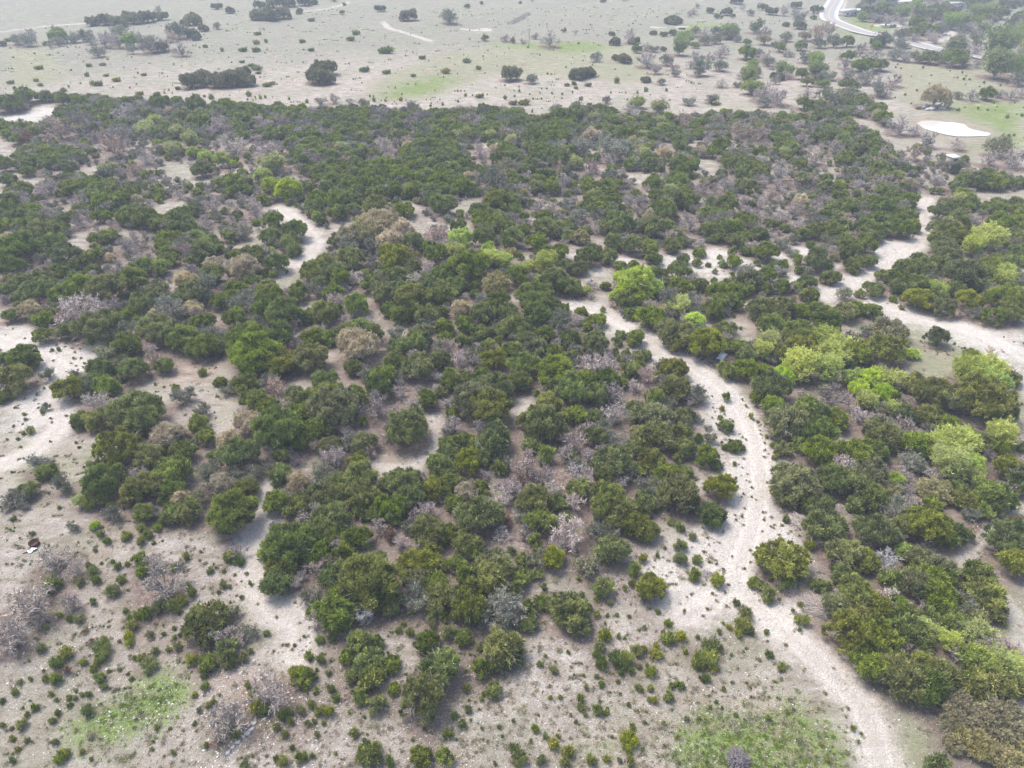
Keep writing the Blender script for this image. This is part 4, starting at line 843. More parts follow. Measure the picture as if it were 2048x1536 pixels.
def ground_material():
    s = NT("ground_soil"); P = s.geo()
    n1 = s.noise(P, 0.35, 5, 0.6); n2 = s.noise(P, 1.6, 5, 0.65); n3 = s.noise(P, 7.0, 4, 0.7); n4 = s.noise(P, 0.055, 4, 0.55)
    def m(name, k1=0.5, k2=0.5, lo=0.35, hi=0.65):
        a = s.attr(name)
        v = s.math('ADD', a, s.math('MULTIPLY', s.math('SUBTRACT', n1, 0.5), k1)); v = s.math('ADD', v, s.math('MULTIPLY', s.math('SUBTRACT', n2, 0.5), k2))
        # nothing appears where the mask is nought
        return s.math('MULTIPLY', s.step(v, lo, hi), s.step(a, 0.0, 0.12))
    base = s.mix(s.step(n1, 0.3, 0.7), (0.31, 0.27, 0.235), (0.48, 0.44, 0.40))
    base = s.mix(s.step(n2, 0.50, 0.75, 0, 0.55), base, (0.50, 0.47, 0.45))
    base = s.mix(s.step(n4, 0.42, 0.62, 0, 0.5), base, (0.28, 0.285, 0.21))
    fieldc = s.mix(s.step(n4, 0.35, 0.68), (0.25, 0.245, 0.21), (0.245, 0.265, 0.195))
    fieldc = s.mix(s.step(n1, 0.45, 0.8, 0, 0.5), fieldc, (0.33, 0.315, 0.285))
    base = s.mix(s.attr('field'), base, fieldc)
    base = s.mix(m('olive'), base, s.mix(n2, (0.235, 0.245, 0.155), (0.33, 0.33, 0.23)))
    base = s.mix(s.math('MULTIPLY', m('soil', 0.6, 0.6, 0.4, 0.8), 0.6), base, s.mix(n2, (0.27, 0.185, 0.145), (0.40, 0.30, 0.25)))
    base = s.mix(m('gravel', 0.7, 0.8, 0.3, 0.9), base, s.mix(n2, (0.50, 0.47, 0.435), (0.70, 0.665, 0.62)))
    g = s.mix(s.step(n2, 0.3, 0.7), (0.10, 0.175, 0.03), (0.225, 0.325, 0.07))
    base = s.mix(s.math('MULTIPLY', m('green', 0.8, 0.8, 0.25, 0.72), 0.92), base, g)
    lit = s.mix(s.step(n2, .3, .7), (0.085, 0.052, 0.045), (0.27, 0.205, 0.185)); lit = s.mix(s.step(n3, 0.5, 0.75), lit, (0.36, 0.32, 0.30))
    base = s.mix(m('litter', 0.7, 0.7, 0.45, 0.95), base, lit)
    tr = s.mix(n2, (0.54, 0.495, 0.455), (0.67, 0.625, 0.58)); tr = s.mix(s.math('MULTIPLY', s.attr('rut'), 0.8), tr, (0.74, 0.70, 0.65))
    base = s.mix(s.math('MULTIPLY', m('track', 0.9, 0.9, 0.25, 0.95), 0.72), base, tr)
    base = s.mix(m('pond', 0.5, 0.5, .2, .7), base, s.mix(n2, (0.25, 0.22, 0.16), (0.40, 0.36, 0.28)))
    # uneven drifts of dry grass, bare pinkish soil and grey crust
    sc_ = s.n.new("ShaderNodeMapping"); s.l.new(P, sc_.inputs[0]); sc_.inputs["Scale"].default_value = (0.5, 1.6, 1.0); sc_.inputs["Rotation"].default_value = (0, 0, 0.35)
    n5 = s.noise(sc_.outputs[0], 0.42, 6, 0.68); n6 = s.noise(P, 0.13, 5, 0.6)
    nt = s.math('SUBTRACT', 1.0, s.math('MULTIPLY', s.attr('track'), 0.75)); nt = s.math('MULTIPLY', nt, s.math('SUBTRACT', 1.0, s.math('MULTIPLY', s.attr('gravel'), 0.7)))
    base = s.mix(s.math('MULTIPLY', s.step(n5, 0.49, 0.64, 0, 0.62), nt), base, (0.20, 0.18, 0.12))
    base = s.mix(s.math('MULTIPLY', s.step(n6, 0.52, 0.66, 0, 0.40), nt), base, (0.38, 0.30, 0.25))
    base = s.mix(s.math('MULTIPLY', s.step(n6, 0.32, 0.46, 0.45, 0), nt), base, (0.30, 0.31, 0.22))
    base = s.mix(s.step(n5, 0.32, 0.44, 0.40, 0), base, (0.60, 0.565, 0.525))
    vf = s.vor(P, 0.55); base = s.mix(s.math('MULTIPLY', s.math('MULTIPLY', s.step(vf, 0.14, 0.36, 0.85, 0), s.step(n5, 0.45, 0.6)), s.attr('field')), base, (0.17, 0.18, 0.12))
    # pale stones and dark dead stalks lying about, each a separate cell of its own size
    v1 = s.vor(P, 2.6); st = s.math('MULTIPLY', s.step(v1, 0.10, 0.17, 1, 0), s.step(n1, 0.42, 0.60))
    st = s.math('MULTIPLY', st, s.math('SUBTRACT', 1.0, s.attr('field')))
    base = s.mix(s.math('MULTIPLY', st, 0.4), base, (0.66, 0.63, 0.60))
    v2 = s.vor(P, 1.15); dk = s.math('MULTIPLY', s.step(v2, 0.07, 0.19, 1, 0), s.step(n3, 0.40, 0.6))
    base = s.mix(s.math('MULTIPLY', dk, s.math('MULTIPLY_ADD', s.attr('track'), -0.4, 0.42)), base, (0.15, 0.13, 0.09))
    base = s.mix(s.step(n3, 0.36, 0.60, 0.42, 0.0), base, (0.17, 0.145, 0.11))
    h = s.math('ADD', s.math('MULTIPLY', n2, 0.6), s.math('MULTIPLY', n3, 0.35)); h = s.math('ADD', h, s.math('MULTIPLY', st, 0.4))
    return s.diffuse(base, 0.95, s.bump(h, 1.0, 0.55), 0, 0.05)
MAT['ground'] = ground_material()
def sub_mesh(name, sel):
    Fs = GF[sel]; u, inv = np.unique(Fs, return_inverse=True)
    return mesh_np(name, GV[u], inv.reshape(Fs.shape), MAT['ground'], {k: v[u] for k, v in full.items()}, True)
fm = lambda k: full[k][GF].mean(1)
is_track = fm('track') > 0.5; is_green = (~is_track) & (fm('green') > 0.5)
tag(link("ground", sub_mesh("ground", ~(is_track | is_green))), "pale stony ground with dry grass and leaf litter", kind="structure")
tag(link("dirt_track", sub_mesh("dirt_track", is_track)), "pale caliche two rut tracks winding through the scrub", kind="structure")
tag(link("grass", sub_mesh("grass", is_green)), "patches of fresh green grass on the stony ground", kind="structure")
c0 = mesh_np("ground_centre", np.vstack([GV[:NA_], GV[-1:]]), np.array([[i, (i + 1) % NA_, NA_] for i in range(NA_)])[:, ::-1], MAT['ground'], {k: np.zeros(NA_ + 1) for k in full}, True)
tag(link("ground", c0), "stony ground straight below the viewpoint", kind="structure")
def z_at(x, y): return float(hgt(x, y))

# ------------------------------------------------------------------ road, water
def ribbon(name, line, off0, off1, lift, mat, label):
    a = np.array(world_poly(line)); pts = np.array(smooth_line([tuple(p) for p in a], 10))
    t = np.gradient(pts, axis=0); t /= np.linalg.norm(t, axis=1, keepdims=True); n = np.stack([-t[:, 1], t[:, 0]], 1)
    A, B = pts + n * off0, pts + n * off1
    base = hgt(pts[:, 0], pts[:, 1]) + lift
    V = np.concatenate([np.column_stack([A, base]), np.column_stack([B, base])]); m = len(pts)
    Fq = np.array([[i, i + m, i + m + 1, i + 1] for i in range(m - 1)])
    o = link(name, mesh_np(name, V, Fq, mat)); tag(o, label, kind="structure"); return o
s = NT("asphalt"); MAT['asphalt'] = s.diffuse(s.mix(s.noise(s.geo(), 3, 4), (0.24, 0.235, 0.24), (0.34, 0.33, 0.33)), 0.85)
s = NT("road_shoulder"); MAT['shoulder'] = s.diffuse(s.mix(s.noise(s.geo(), 2, 4), (0.42, 0.40, 0.36), (0.52, 0.49, 0.45)), 0.9)
s = NT("road_paint_white"); MAT['paint'] = s.diffuse((0.75, 0.75, 0.73), 0.7)
s = NT("road_paint_yellow"); MAT['ypaint'] = s.diffuse((0.62, 0.46, 0.10), 0.7)
ribbon("road_shoulder", ROAD_PX, -5.6, 5.6, 0.45, MAT['shoulder'], "pale gravel shoulders of the highway")
ribbon("road", ROAD_PX, -3.9, 3.9, 0.50, MAT['asphalt'], "grey two lane highway curving away")
ribbon("road_marking", ROAD_PX, -3.6, -3.4, 0.51, MAT['paint'], "white edge line on the highway")
ribbon("road_marking", ROAD_PX, 3.4, 3.6, 0.51, MAT['paint'], "white edge line on the highway")
ribbon("road_marking", ROAD_PX, -0.2, -0.06, 0.51, MAT['ypaint'], "yellow centre line on the highway")
ribbon("road_marking", ROAD_PX, 0.06, 0.2, 0.51, MAT['ypaint'], "yellow centre line on the highway")
POND = [(1833,246),(1845,242),(1861,241),(1877,242),(1891,244),(1908,245),(1926,248),(1932,251),(1936,255),(1950,260),(1980,266),(1979,270),(1973,272),(1943,273),(1925,273),(1908,272),(1885,268),(1867,263),(1852,259),(1844,255)]
a = world_poly(POND); zc = 0.03
a = smooth_line(a + a[:1], 4)[:-1]
cx, cy_ = np.mean([p[0] for p in a]), np.mean([p[1] for p in a])
pv = [(x, y, zc) for x, y in a] + [(cx, cy_, zc)]; n = len(a)
s = NT("pond_water"); p_ = s.n.new("ShaderNodeBsdfPrincipled"); p_.inputs["Base Color"].default_value = (0.56, 0.54, 0.50, 1); p_.inputs["Roughness"].default_value = 0.08  # pale base colour stands in for bright sky mirrored in the water
p_.inputs["Specular IOR Level"].default_value = 1.0; p_.inputs["IOR"].default_value = 1.45; b_ = s.bump(s.noise(s.geo(), 1.5, 2), 0.1, 0.05); s.l.new(b_, p_.inputs["Normal"]); s.l.new(p_.outputs[0], s.out.inputs[0])
tag(link("water", mesh_np("water", pv, [[i, (i + 1) % n, n] for i in range(n)], s.m)), "water of the stock pond with bright sky reflection painted into its pale colour", kind="structure")

# ------------------------------------------------------------------ turn the survey into objects
def merged(kind, v):
    p = PROTO[kind][v]
    if 'all' in p: return p['all']
    Vs, Fs, Ts, Ms, mats = [], [], [], [], []; o = 0
    for k in ('trunk', 'crown', 'leaves'):
        me = p.get(k)
        if me is None: continue
        n = len(me.vertices); co = np.empty(n * 3, np.float32); me.vertices.foreach_get("co", co)
        nf = len(me.polygons); fi = np.empty(nf * 3, np.int32); me.loops.foreach_get("vertex_index", fi)
        t = np.empty(n, np.float32); me.attributes["tint"].data.foreach_get("value", t)
        Vs.append(co.reshape(-1, 3)); Fs.append(fi.reshape(-1, 3) + o); Ts.append(t); Ms.append(np.full(nf, len(mats), np.int32)); mats.append(me.materials[0]); o += n
    me = mesh_np(kind + "_plant", np.concatenate(Vs), np.concatenate(Fs), None, {"tint": np.concatenate(Ts)})
    for m_ in mats: me.materials.append(m_)
    me.polygons.foreach_set("material_index", np.concatenate(Ms)); p['all'] = me
    return me
INFO = {   # object name, category, noun for the label, group, size limits in metres of radius
 'j': ("juniper_tree", "juniper", "juniper", "evergreen junipers of the scrub woodland", (1.6, 2.3, 3.2)),
 'b': ("bare_tree", "bare tree", "bare tree", "leafless grey-mauve trees among the junipers", (1.5, 2.2, 3.0)),
 'k': ("lichened_shrub", "grey shrub", "grey-green lichened shrub", "half-bare grey-green shrubs", (1.4, 2.0, 2.8)),
 'o': ("live_oak", "live oak", "live oak", "olive-grey live oaks", (2.2, 3.4, 4.6)),
 't': ("tan_oak", "oak", "tan tree", "tan catkin-covered oaks", (1.8, 2.6, 3.4)),
 'g': ("lime_tree", "tree", "vivid lime-leaved tree", "trees in bright spring leaf", (1.4, 2.2, 3.2)),
 'y': ("leafing_tree", "tree", "pale yellow-green leafing tree", "half-leafed pale green trees", (1.8, 2.6, 3.6)),
 's': ("juniper_bush", "bush", "bush", "small bushes dotted over open ground", (0.45, 0.75, 1.1)),
 'd': ("dead_tree", "dead tree", "silvery dead tree", "silver dead trees", (1.5, 2.5, 3.5)),
 'p': ("redbud_tree", "redbud", "pink-flowering tree", "pink-blossomed trees", (1.5, 2.5, 3.5)),
 'r': ("rusty_bush", "bush", "rust-brown dying bush", "rust-coloured dying bushes", (1.0, 1.8, 2.6)),
}
TINTS = {'j': [("mid-green", (1, 1, 1)), ("yellowish-green", (1.18, 1.06, 0.9)), ("deep-green", (0.78, 0.84, 0.85)), ("greyish-green", (1.12, 1.0, 1.7)), ("olive-green", (1.15, 1.02, 1.05)), ("bright green", (1.06, 1.10, 0.95))],
 'b': [("grey-mauve", (1, .97, 1.02)), ("pale grey", (1.15, 1.14, 1.15)), ("brownish", (1.02, .9, .82)), ("dark grey", (.78, .76, .78))],
 'k': [("silvery", (1.15, 1.15, 1.2)), ("dull", (.85, .86, .82)), ("", (1, 1, 1)), ("olive-tinged", (1.0, 1.0, .8))],
 's': [("mid-green", (1, 1, 1)), ("yellow-green", (1.3, 1.15, .8)), ("dark green", (.75, .82, .75)), ("greyish-green", (1.1, 1.0, 1.3))]}
LM = [("pond", 1905, 258), ("vivid green tree", 1270, 575), ("round taupe oak", 718, 700), ("round tan tree", 933, 986), ("smooth domed juniper by the path", 465, 1015), ("wide bare thicket at left", 167, 620),
 ("bare tree ringed with bushes", 321, 1167), ("pale spreading grey-green shrub", 1001, 1225), ("wedge-shaped dark juniper", 1138, 1228), ("silvery dead tree", 1785, 1120), ("olive round tree at right", 1867, 985),
 ("lone juniper on the grey-green turf", 1878, 676), ("brush pile", 1474, 1519), ("white metal sheet", 523, 564), ("white tarpaulin by the track", 1442, 712), ("hunting blind", 1895, 336), ("long oak clump", 437, 160),
 ("round two-oak clump", 645, 147), ("big taupe oak grove", 740, 480), ("twin yellow-green trees", 560, 370), ("first lime-topped tree", 922, 482), ("ragged yellow-green tree", 1090, 550), ("bare thicket mid-wood", 1193, 739),
 ("narrow sandy lane", 1488, 640), ("winding track at upper right", 1848, 440), ("lime-green canopy row", 1700, 770), ("flat-topped yellow-green tree", 1950, 765), ("fork of the tracks", 1475, 1150), ("long bend of the track", 1500, 900),
 ("green patch at lower left", 260, 1430), ("green meadow at the bottom", 1500, 1450), ("juniper with silver deadwood", 415, 1255), ("white gravel patch", 1065, 790), ("looping path", 850, 900), ("sandy fork at left", 70, 700),
 ("sandy clearing at left", 390, 770), ("upper winding track", 620, 480), ("ragged juniper with exposed limbs", 740, 1190), ("sandy savannah", 1430, 520), ("grey rock ledge", 500, 1460), ("rusty drum", 70, 1090), ("mound oak by the rocks", 1871, 195),
 ("pale clearing at far left", 60, 225), ("bright pasture strip", 830, 180), ("highway curve", 1662, 40), ("highway driveway", 1880, 78), ("distant oak row", 250, 40), ("round green oak pair", 1020, 150), ("wide oak clump", 1170, 147),
 ("tangle of bare trees", 1100, 950), ("meadow-edge junipers", 1780, 1330), ("olive canopy in the corner", 1950, 1480), ("sunken turf strip", 1990, 1130), ("pair of joined lone bushes", 1352, 1100), ("ring of low bushes", 1270, 1310),
 ("crescent of bushes", 1350, 1270), ("lone clump of bushes", 1415, 1310), ("patch of bare soil at left", 60, 1260), ("bare sprawling trees below", 540, 1390), ("loose junipers at bottom", 850, 1400), ("left-edge junipers", 30, 750), ("mauve bare belt", 480, 290),
 ("hazy mid-wood", 1000, 330), ("right-hand dark belt", 1980, 560), ("pasture gap in the wood", 1085, 235), ("pink-blossomed tree", 1648, 222), ("upper wood's lone clearing", 1415, 330), ("small high clearing", 350, 340), ("shaded path at left", 540, 1000)]
def relation(px, py, W, skip=None):
    best = sorted(LM, key=lambda l: math.hypot(l[1] - px, (l[2] - py) * 1.2))
    nm, lx, ly = best[0]
    dx, dy = px - lx, py - ly; D = math.hypot(dx, dy)
    if D < 0.25 * W + 6: return "at the " + nm
    far = 0 if D < 55 else 1 if D < 110 else 2
    a = math.degrees(math.atan2(-dy, dx)) % 360; q = int(((a + 22.5) % 360) // 45)
    word = ["right of", "up-right of", "behind", "up-left of", "left of", "down-left of", "in front of", "down-right of"][q]
    pre = ["close ", "", "well "][far]
    if pre == "close ": return ("just " + word + " the " + nm)
    return pre + word + " the " + nm
HAND = {  # plants one would point to first: (kind, x, y) near -> label
 ('j', 465, 1027): "large smooth domed juniper beside the bend of the reddish path", ('t', 933, 986): "round tan tree standing alone in the dense dark wood", ('b', 321, 1167): "grey-mauve leafless tree ringed by low green bushes",
 ('t', 721, 698): "round taupe oak with a full catkin-coloured crown", ('b', 167, 620): "widest bare mauve thicket above the sandy fork", ('b', 1193, 739): "broad fan of bare twigs over dark junipers mid-wood",
 ('k', 1001, 1225): "pale grey-green shrub spreading over the dark bottom junipers", ('j', 1138, 1225): "dark wedge-shaped juniper alone on the white gravel", ('j', 1072, 786): "small round juniper alone on the white gravel patch",
 ('d', 1775, 1119): "twisted silvery dead tree rising from the right-hand junipers", ('g', 1807, 1105): "lime tuft of leaves beside the twisted dead tree", ('o', 1867, 985): "round olive-green tree in the right-hand belt",
 ('j', 1878, 676): "lone juniper standing on the open grey-green turf", ('j', 738, 1167): "biggest ragged juniper with bare limbs showing at its foot", ('j', 413, 1249): "juniper with silver deadwood on the stony slope",
 ('j', 1591, 962): "large grey-green juniper on the outer edge of the track bend", ('g', 923, 479): "lime-topped tree at the end of the taupe grove", ('t', 1871, 195): "domed brownish oak above the white rocks by the pond",
 ('b', 103, 1120): "pale leafless tree with a dark trunk near the rusty drum", ('b', 58, 1211): "widest leafless tree of the reddish slope at the left edge", ('b', 540, 1389): "pale leafless tree sprawling above the grey rock ledge",
 ('j', 277, 828): "largest juniper on the near edge of the sandy clearing", ('j', 851, 1396): "big ragged round juniper between gravel flats at the bottom", ('p', 1648, 222): "pink-purple flowering tree at the far wood's edge",
 ('g', 557, 717): "tiny lime sapling poking out of a big dark juniper", ('g', 1271, 568): "vivid green tree's broad rounded top", ('j', 946, 805): "broad bright juniper above the looping path"}
used_hand = set()
def hand_label(T):
    for k, lab in HAND.items():
        if k in used_hand or k[0] != T['kind']: continue
        if abs(k[1] - T['px']) < 8 and abs(k[2] - T['py']) < 8 and T['ex']:
            used_hand.add(k); return lab
def make_label(T, tint):
    nm = INFO[T['kind']][2]; sz = INFO[T['kind']][4]
    size = ("small", "medium", "large", "huge")[sum(T['r'] > q for q in sz)]
    shape = PROTO[T['kind']][T['v']]['shape']
    w = " ".join(x for x in (size, shape, tint, nm, relation(T['px'], T['py'], T['W'])) if x)
    if len(w.split()) > 16: w = w.replace(shape + ' ', '', 1)
    return w
def place_one(T):
    k = T['kind']; p = PROTO[k][T['v']]; name, cat, noun, group, _ = INFO[k]
    tn, tc = prng.choice(TINTS[k]) if k in TINTS else ("", (1, 1, 1))
    rz = prng.uniform(0, 6.283); sc = (T['s'] * prng.uniform(.93, 1.08), T['s'] * prng.uniform(.93, 1.08), T['s'] * prng.uniform(.92, 1.1))
    loc = (T['x'], T['y'], z_at(T['x'], T['y']))
    if k == 's' and T['py'] < 235:
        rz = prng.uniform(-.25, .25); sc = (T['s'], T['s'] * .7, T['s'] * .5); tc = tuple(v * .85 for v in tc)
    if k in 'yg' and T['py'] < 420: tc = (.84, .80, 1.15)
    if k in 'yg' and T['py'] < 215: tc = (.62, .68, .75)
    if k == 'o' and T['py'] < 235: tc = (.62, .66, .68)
    if k == 'b' and T['ex'] and T['px'] < 640 and T['py'] > 1080: tn, tc = 'pale grey', (0.98, 0.97, 0.94)
    lab = hand_label(T) or make_label(T, tn)
    if k == 's' or T['W'] < 26:
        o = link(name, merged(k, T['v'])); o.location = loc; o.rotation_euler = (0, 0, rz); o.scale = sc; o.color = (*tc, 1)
        return tag(o, lab, cat, group)
    o = empty(name, loc, rz); o.scale = sc; tag(o, lab, cat, group)
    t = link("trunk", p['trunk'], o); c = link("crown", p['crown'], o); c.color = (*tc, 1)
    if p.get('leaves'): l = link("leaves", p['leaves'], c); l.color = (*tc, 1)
    return o
def visible(T): return -T['W'] * .3 < T['px'] < 2048 + T['W'] * .3 and -T['W'] * .3 < T['py'] < 1536 + T['W'] * .3
by = {}
for T in trees: by.setdefault(T['kind'], []).append(T)
rest = {}
for k, L in by.items():
    L.sort(key=lambda T: (not visible(T), -T['W']))
    lim = 300
    nsee = sum(visible(T) for T in L)
    for T in L[:min(lim, nsee)]: place_one(T)
    rest[k] = L[min(lim, nsee):]

def instancer(name, meshes, pts, scl, rotz, vi, label, kind="stuff", color=None, tilt=0.0):
    """one object whose pieces are copies of a few meshes set at points"""
    me = bpy.data.meshes.new(name); n = len(pts); me.vertices.add(n); me.vertices.foreach_set("co", np.asarray(pts, np.float32).ravel())
    a = me.attributes.new("scl", 'FLOAT_VECTOR', 'POINT'); a.data.foreach_set("vector", np.asarray(scl, np.float32).ravel())
    rot = np.column_stack([np.random.default_rng(3).normal(size=(n, 2)) * tilt, rotz]); a = me.attributes.new("rot", 'FLOAT_VECTOR', 'POINT'); a.data.foreach_set("vector", rot.astype(np.float32).ravel())
    a = me.attributes.new("vi", 'INT', 'POINT'); a.data.foreach_set("value", np.asarray(vi, np.int32))
    o = link(name, me)
    ng = bpy.data.node_groups.new(name + "_scatter", 'GeometryNodeTree'); ng.interface.new_socket("Geometry", in_out='INPUT', socket_type='NodeSocketGeometry'); ng.interface.new_socket("Geometry", in_out='OUTPUT', socket_type='NodeSocketGeometry')
    N, Lk = ng.nodes, ng.links; gi, go = N.new("NodeGroupInput"), N.new("NodeGroupOutput")
    jn = N.new("GeometryNodeJoinGeometry")
    for i, m_ in enumerate(meshes):
        src = bpy.data.objects.new(name + "_source", m_)
        oi = N.new("GeometryNodeObjectInfo"); oi.inputs["Object"].default_value = src
        g2 = N.new("GeometryNodeGeometryToInstance"); Lk.new(oi.outputs["Geometry"], g2.inputs[0]); Lk.new(g2.outputs[0], jn.inputs[0])
    ip = N.new("GeometryNodeInstanceOnPoints"); ip.inputs["Pick Instance"].default_value = True
    def na(nm, ty):
        q = N.new("GeometryNodeInputNamedAttribute"); q.data_type = ty; q.inputs["Name"].default_value = nm; return q.outputs[0]
    Lk.new(gi.outputs[0], ip.inputs["Points"]); Lk.new(jn.outputs[0], ip.inputs["Instance"]); Lk.new(na("vi", 'INT'), ip.inputs["Instance Index"])
    Lk.new(na("scl", 'FLOAT_VECTOR'), ip.inputs["Scale"])
    e2 = N.new("FunctionNodeEulerToRotation"); Lk.new(na("rot", 'FLOAT_VECTOR'), e2.inputs[0]); Lk.new(e2.outputs[0], ip.inputs["Rotation"])
    Lk.new(ip.outputs[0], go.inputs[0])
    md = o.modifiers.new("scatter", 'NODES'); md.node_group = ng
    tag(o, label, kind=kind); return o
STUFF = {'j': ("juniper_woodland", "dense far mass of evergreen juniper crowns"), 'b': ("bare_woodland", "mass of far leafless grey-mauve trees among the junipers"), 'k': ("shrub_thicket", "far half-bare grey-green shrubs mixed into the wood"),
 's': ("low_scrub", "countless tiny dark bushes dotting pasture and gravel"), 'o': ("oak_woodland", "far live oaks beyond the pasture"), 't': ("tan_thicket", "far tan-coloured trees"), 'y': ("leafing_woodland", "far pale green leafing trees"), 'g': ("lime_thicket", "far lime trees"),
 'r': ("rusty_thicket", "far rust-coloured dying bushes"), 'd': ("dead_thicket", "far dead trees"), 'p': ("redbud_thicket", "far pink-flowering trees")}
for k, L in rest.items():
    if not L: continue
    nv = len(PROTO[k]); mm = [merged(k, v) for v in range(nv)]
    pts = [(T['x'], T['y'], z_at(T['x'], T['y'])) for T in L]
    scl = [(T['s'] * prng.uniform(.9, 1.1), T['s'] * prng.uniform(.9, 1.1), T['s'] * prng.uniform(.85, 1.15)) for T in L]
    # the joined list comes out in reverse order; only the size match matters
    vi = [T['v'] for T in L]
    instancer(STUFF[k][0], mm[::-1] if REVERSE_JOIN else mm, pts, scl, [prng.uniform(0, 6.28) for _ in L], vi, STUFF[k][1])
print("TREES", N_EXPLICIT, len(trees), {k: len(v) for k, v in by.items()}, {k: len(v) for k, v in rest.items()})

# ------------------------------------------------------------------ loose stones and dry tufts on open ground
def rock_mesh(name, seed, mat, flat=0.6):
    rg = np.random.default_rng(seed)
    V = np.array([[0, 0, 1], [1, 0, .1], [.3, .95, 0], [-.8, .6, .1], [-.8, -.6, 0], [.3, -.95, .1], [0, 0, -.5], [.5, .4, .8], [-.5, .2, .85], [.1, -.6, .8]], float)
    V *= rg.uniform(0.75, 1.2, size=(len(V), 1)); V[:, 2] *= flat
    Fc = [[0, 7, 8], [0, 8, 9], [0, 9, 7], [7, 1, 2], [7, 2, 8], [8, 2, 3], [8, 3, 4], [8, 4, 9], [9, 4, 5], [9, 5, 1], [9, 1, 7], [1, 6, 2], [2, 6, 3], [3, 6, 4], [4, 6, 5], [5, 6, 1]]
    return mesh_np(name, V, Fc, mat, {"tint": rg.uniform(0, 1, len(V))})
MAT['stone'] = leaf_mat("limestone", (0.42, 0.40, 0.38), (0.68, 0.65, 0.62), 0.0, 0.03, 0.3)
MAT['rock'] = leaf_mat("grey_rock", (0.24, 0.23, 0.235), (0.46, 0.45, 0.45), 0.0, 0.02, 0.3)
stones = [rock_mesh("stone", i, MAT['stone']) for i in range(4)]
rt = np.random.default_rng(5)
def tuft_mesh(seed, mat, n=26):
    rg = np.random.default_rng(seed); P = rg.normal(size=(n, 3)) * [0.35, 0.35, 0]; P[:, 2] = 0
    V, Fc, t = tufts(rg, P, np.tile([0, 0, 1.0], (n, 1)), 4, 0.7, 0.14, 0.6)
    return mesh_np("tuft", V, Fc, mat, {"tint": t})
tuftm = [tuft_mesh(i, MAT['drytuft']) for i in range(3)]
OPENW = OPEN + [[(0,900),(160,900),(330,1050),(500,1060),(640,1260),(1040,1200),(1200,1120),(1480,1120),(1560,1250),(1700,1340),(1890,1420),(1890,1560),(0,1560)]]
def ground_scatter(n, polys, rmin, rmax):
    out = []
    w = [world_poly(P) for P in polys]
    while len(out) < n:
        m = 6000; ang = rt.uniform(-1.08, 1.08, m); rr = np.exp(rt.uniform(math.log(30), math.log(260), m))
        x, y = np.sin(ang) * rr, np.cos(ang) * rr; ok = np.zeros(m, bool)
        for a_ in w: ok |= in_poly(x, y, a_)
        out += list(zip(x[ok], y[ok]))
    out = np.array(out)
    dt = np.full(len(out), 99.0)
    for L_ in TRACKS[:8]: dt = np.minimum(dt, seg_dist(out[:, 0], out[:, 1], world_poly(L_)))
    out = out[dt > rt.uniform(1.2, 4.2, len(out))][:n]; n = len(out); z = hgt(out[:, 0], out[:, 1])
    # keep to rough patches
    s_ = rt.uniform(rmin, rmax, n) * np.clip(rt.exponential(0.7, n), .4, 2.6)
    return np.column_stack([out, z]), np.column_stack([s_, s_ * rt.uniform(.7, 1.1, n), s_ * rt.uniform(.6, 1, n)])
P_, S_ = ground_scatter(26000, OPENW, 0.022, 0.05)
instancer("limestone_rubble", stones, P_, S_, rt.uniform(0, 6.28, len(P_)), rt.integers(0, 4, len(P_)), "loose white limestone rubble strewn over the open slopes", tilt=.3)
P_, S_ = ground_scatter(9000, OPENW, 0.10, 0.24)
instancer("dry_grass_tufts", tuftm, P_, S_, rt.uniform(0, 6.28, len(P_)), rt.integers(0, 3, len(P_)), "sparse dry grass and dead weed tufts on the gravel")
P_, S_ = ground_scatter(4200, [[(143,1448),(175,1415),(250,1392),(300,1350),(385,1350),(400,1400),(320,1450),(250,1475),(150,1490)], [(400,1330),(640,1260),(640,1536),(380,1536)], [(0,1150),(300,1300),(200,1420),(0,1420)]], 0.03, 0.075)
instancer("limestone_rubble", stones, P_, S_, rt.uniform(0, 6.28, len(P_)), rt.integers(0, 4, len(P_)), "white stones scattered through the green patch and reddish slope", tilt=.3)
ptb = [(T['x'] + prng.gauss(0, T['r'] * .8), T['y'] + prng.gauss(0, T['r'] * .8)) for T in trees if T['y'] < 130 and (T['kind'] == 's' or (T['ex'] and T['py'] > 1100)) for _ in range(2 if T['kind'] == 's' else 8)]
ptb = np.array(ptb); P_ = np.column_stack([ptb, hgt(ptb[:, 0], ptb[:, 1])]); s_ = rt.uniform(.12, .3, len(P_))
instancer("dry_grass_tufts", tuftm, P_, np.column_stack([s_, s_, s_]), rt.uniform(0, 6.28, len(P_)), rt.integers(0, 3, len(P_)), "dry tufts gathered round the feet of the near bushes")
def greenpts():
    polys = [[(150,1448),(175,1420),(250,1397),(300,1355),(345,1340),(380,1365),(370,1405),(320,1440),(250,1465),(190,1485),(155,1480)], [(1355,1536),(1370,1475),(1420,1430),(1480,1445),(1560,1410),(1640,1445),(1690,1500),(1700,1560),(1345,1560)]]
    a_, b_ = ground_scatter(3000, polys, 0.09, 0.17); a_[:, :2] += rt.normal(size=(len(a_), 2)) * 1.5; a_[:, 2] = hgt(a_[:, 0], a_[:, 1]); return a_, b_
MAT['grass'] = leaf_mat("green_grass", (0.10, 0.17, 0.025), (0.25, 0.34, 0.05), 0.3, 0.04, 0.4)
P_, S_ = greenpts()
instancer("grass", [tuft_mesh(20 + i, MAT['grass']) for i in range(3)], P_, S_, rt.uniform(0, 6.28, len(P_)), rt.integers(0, 3, len(P_)), "short fresh green grass blades in two damp patches")

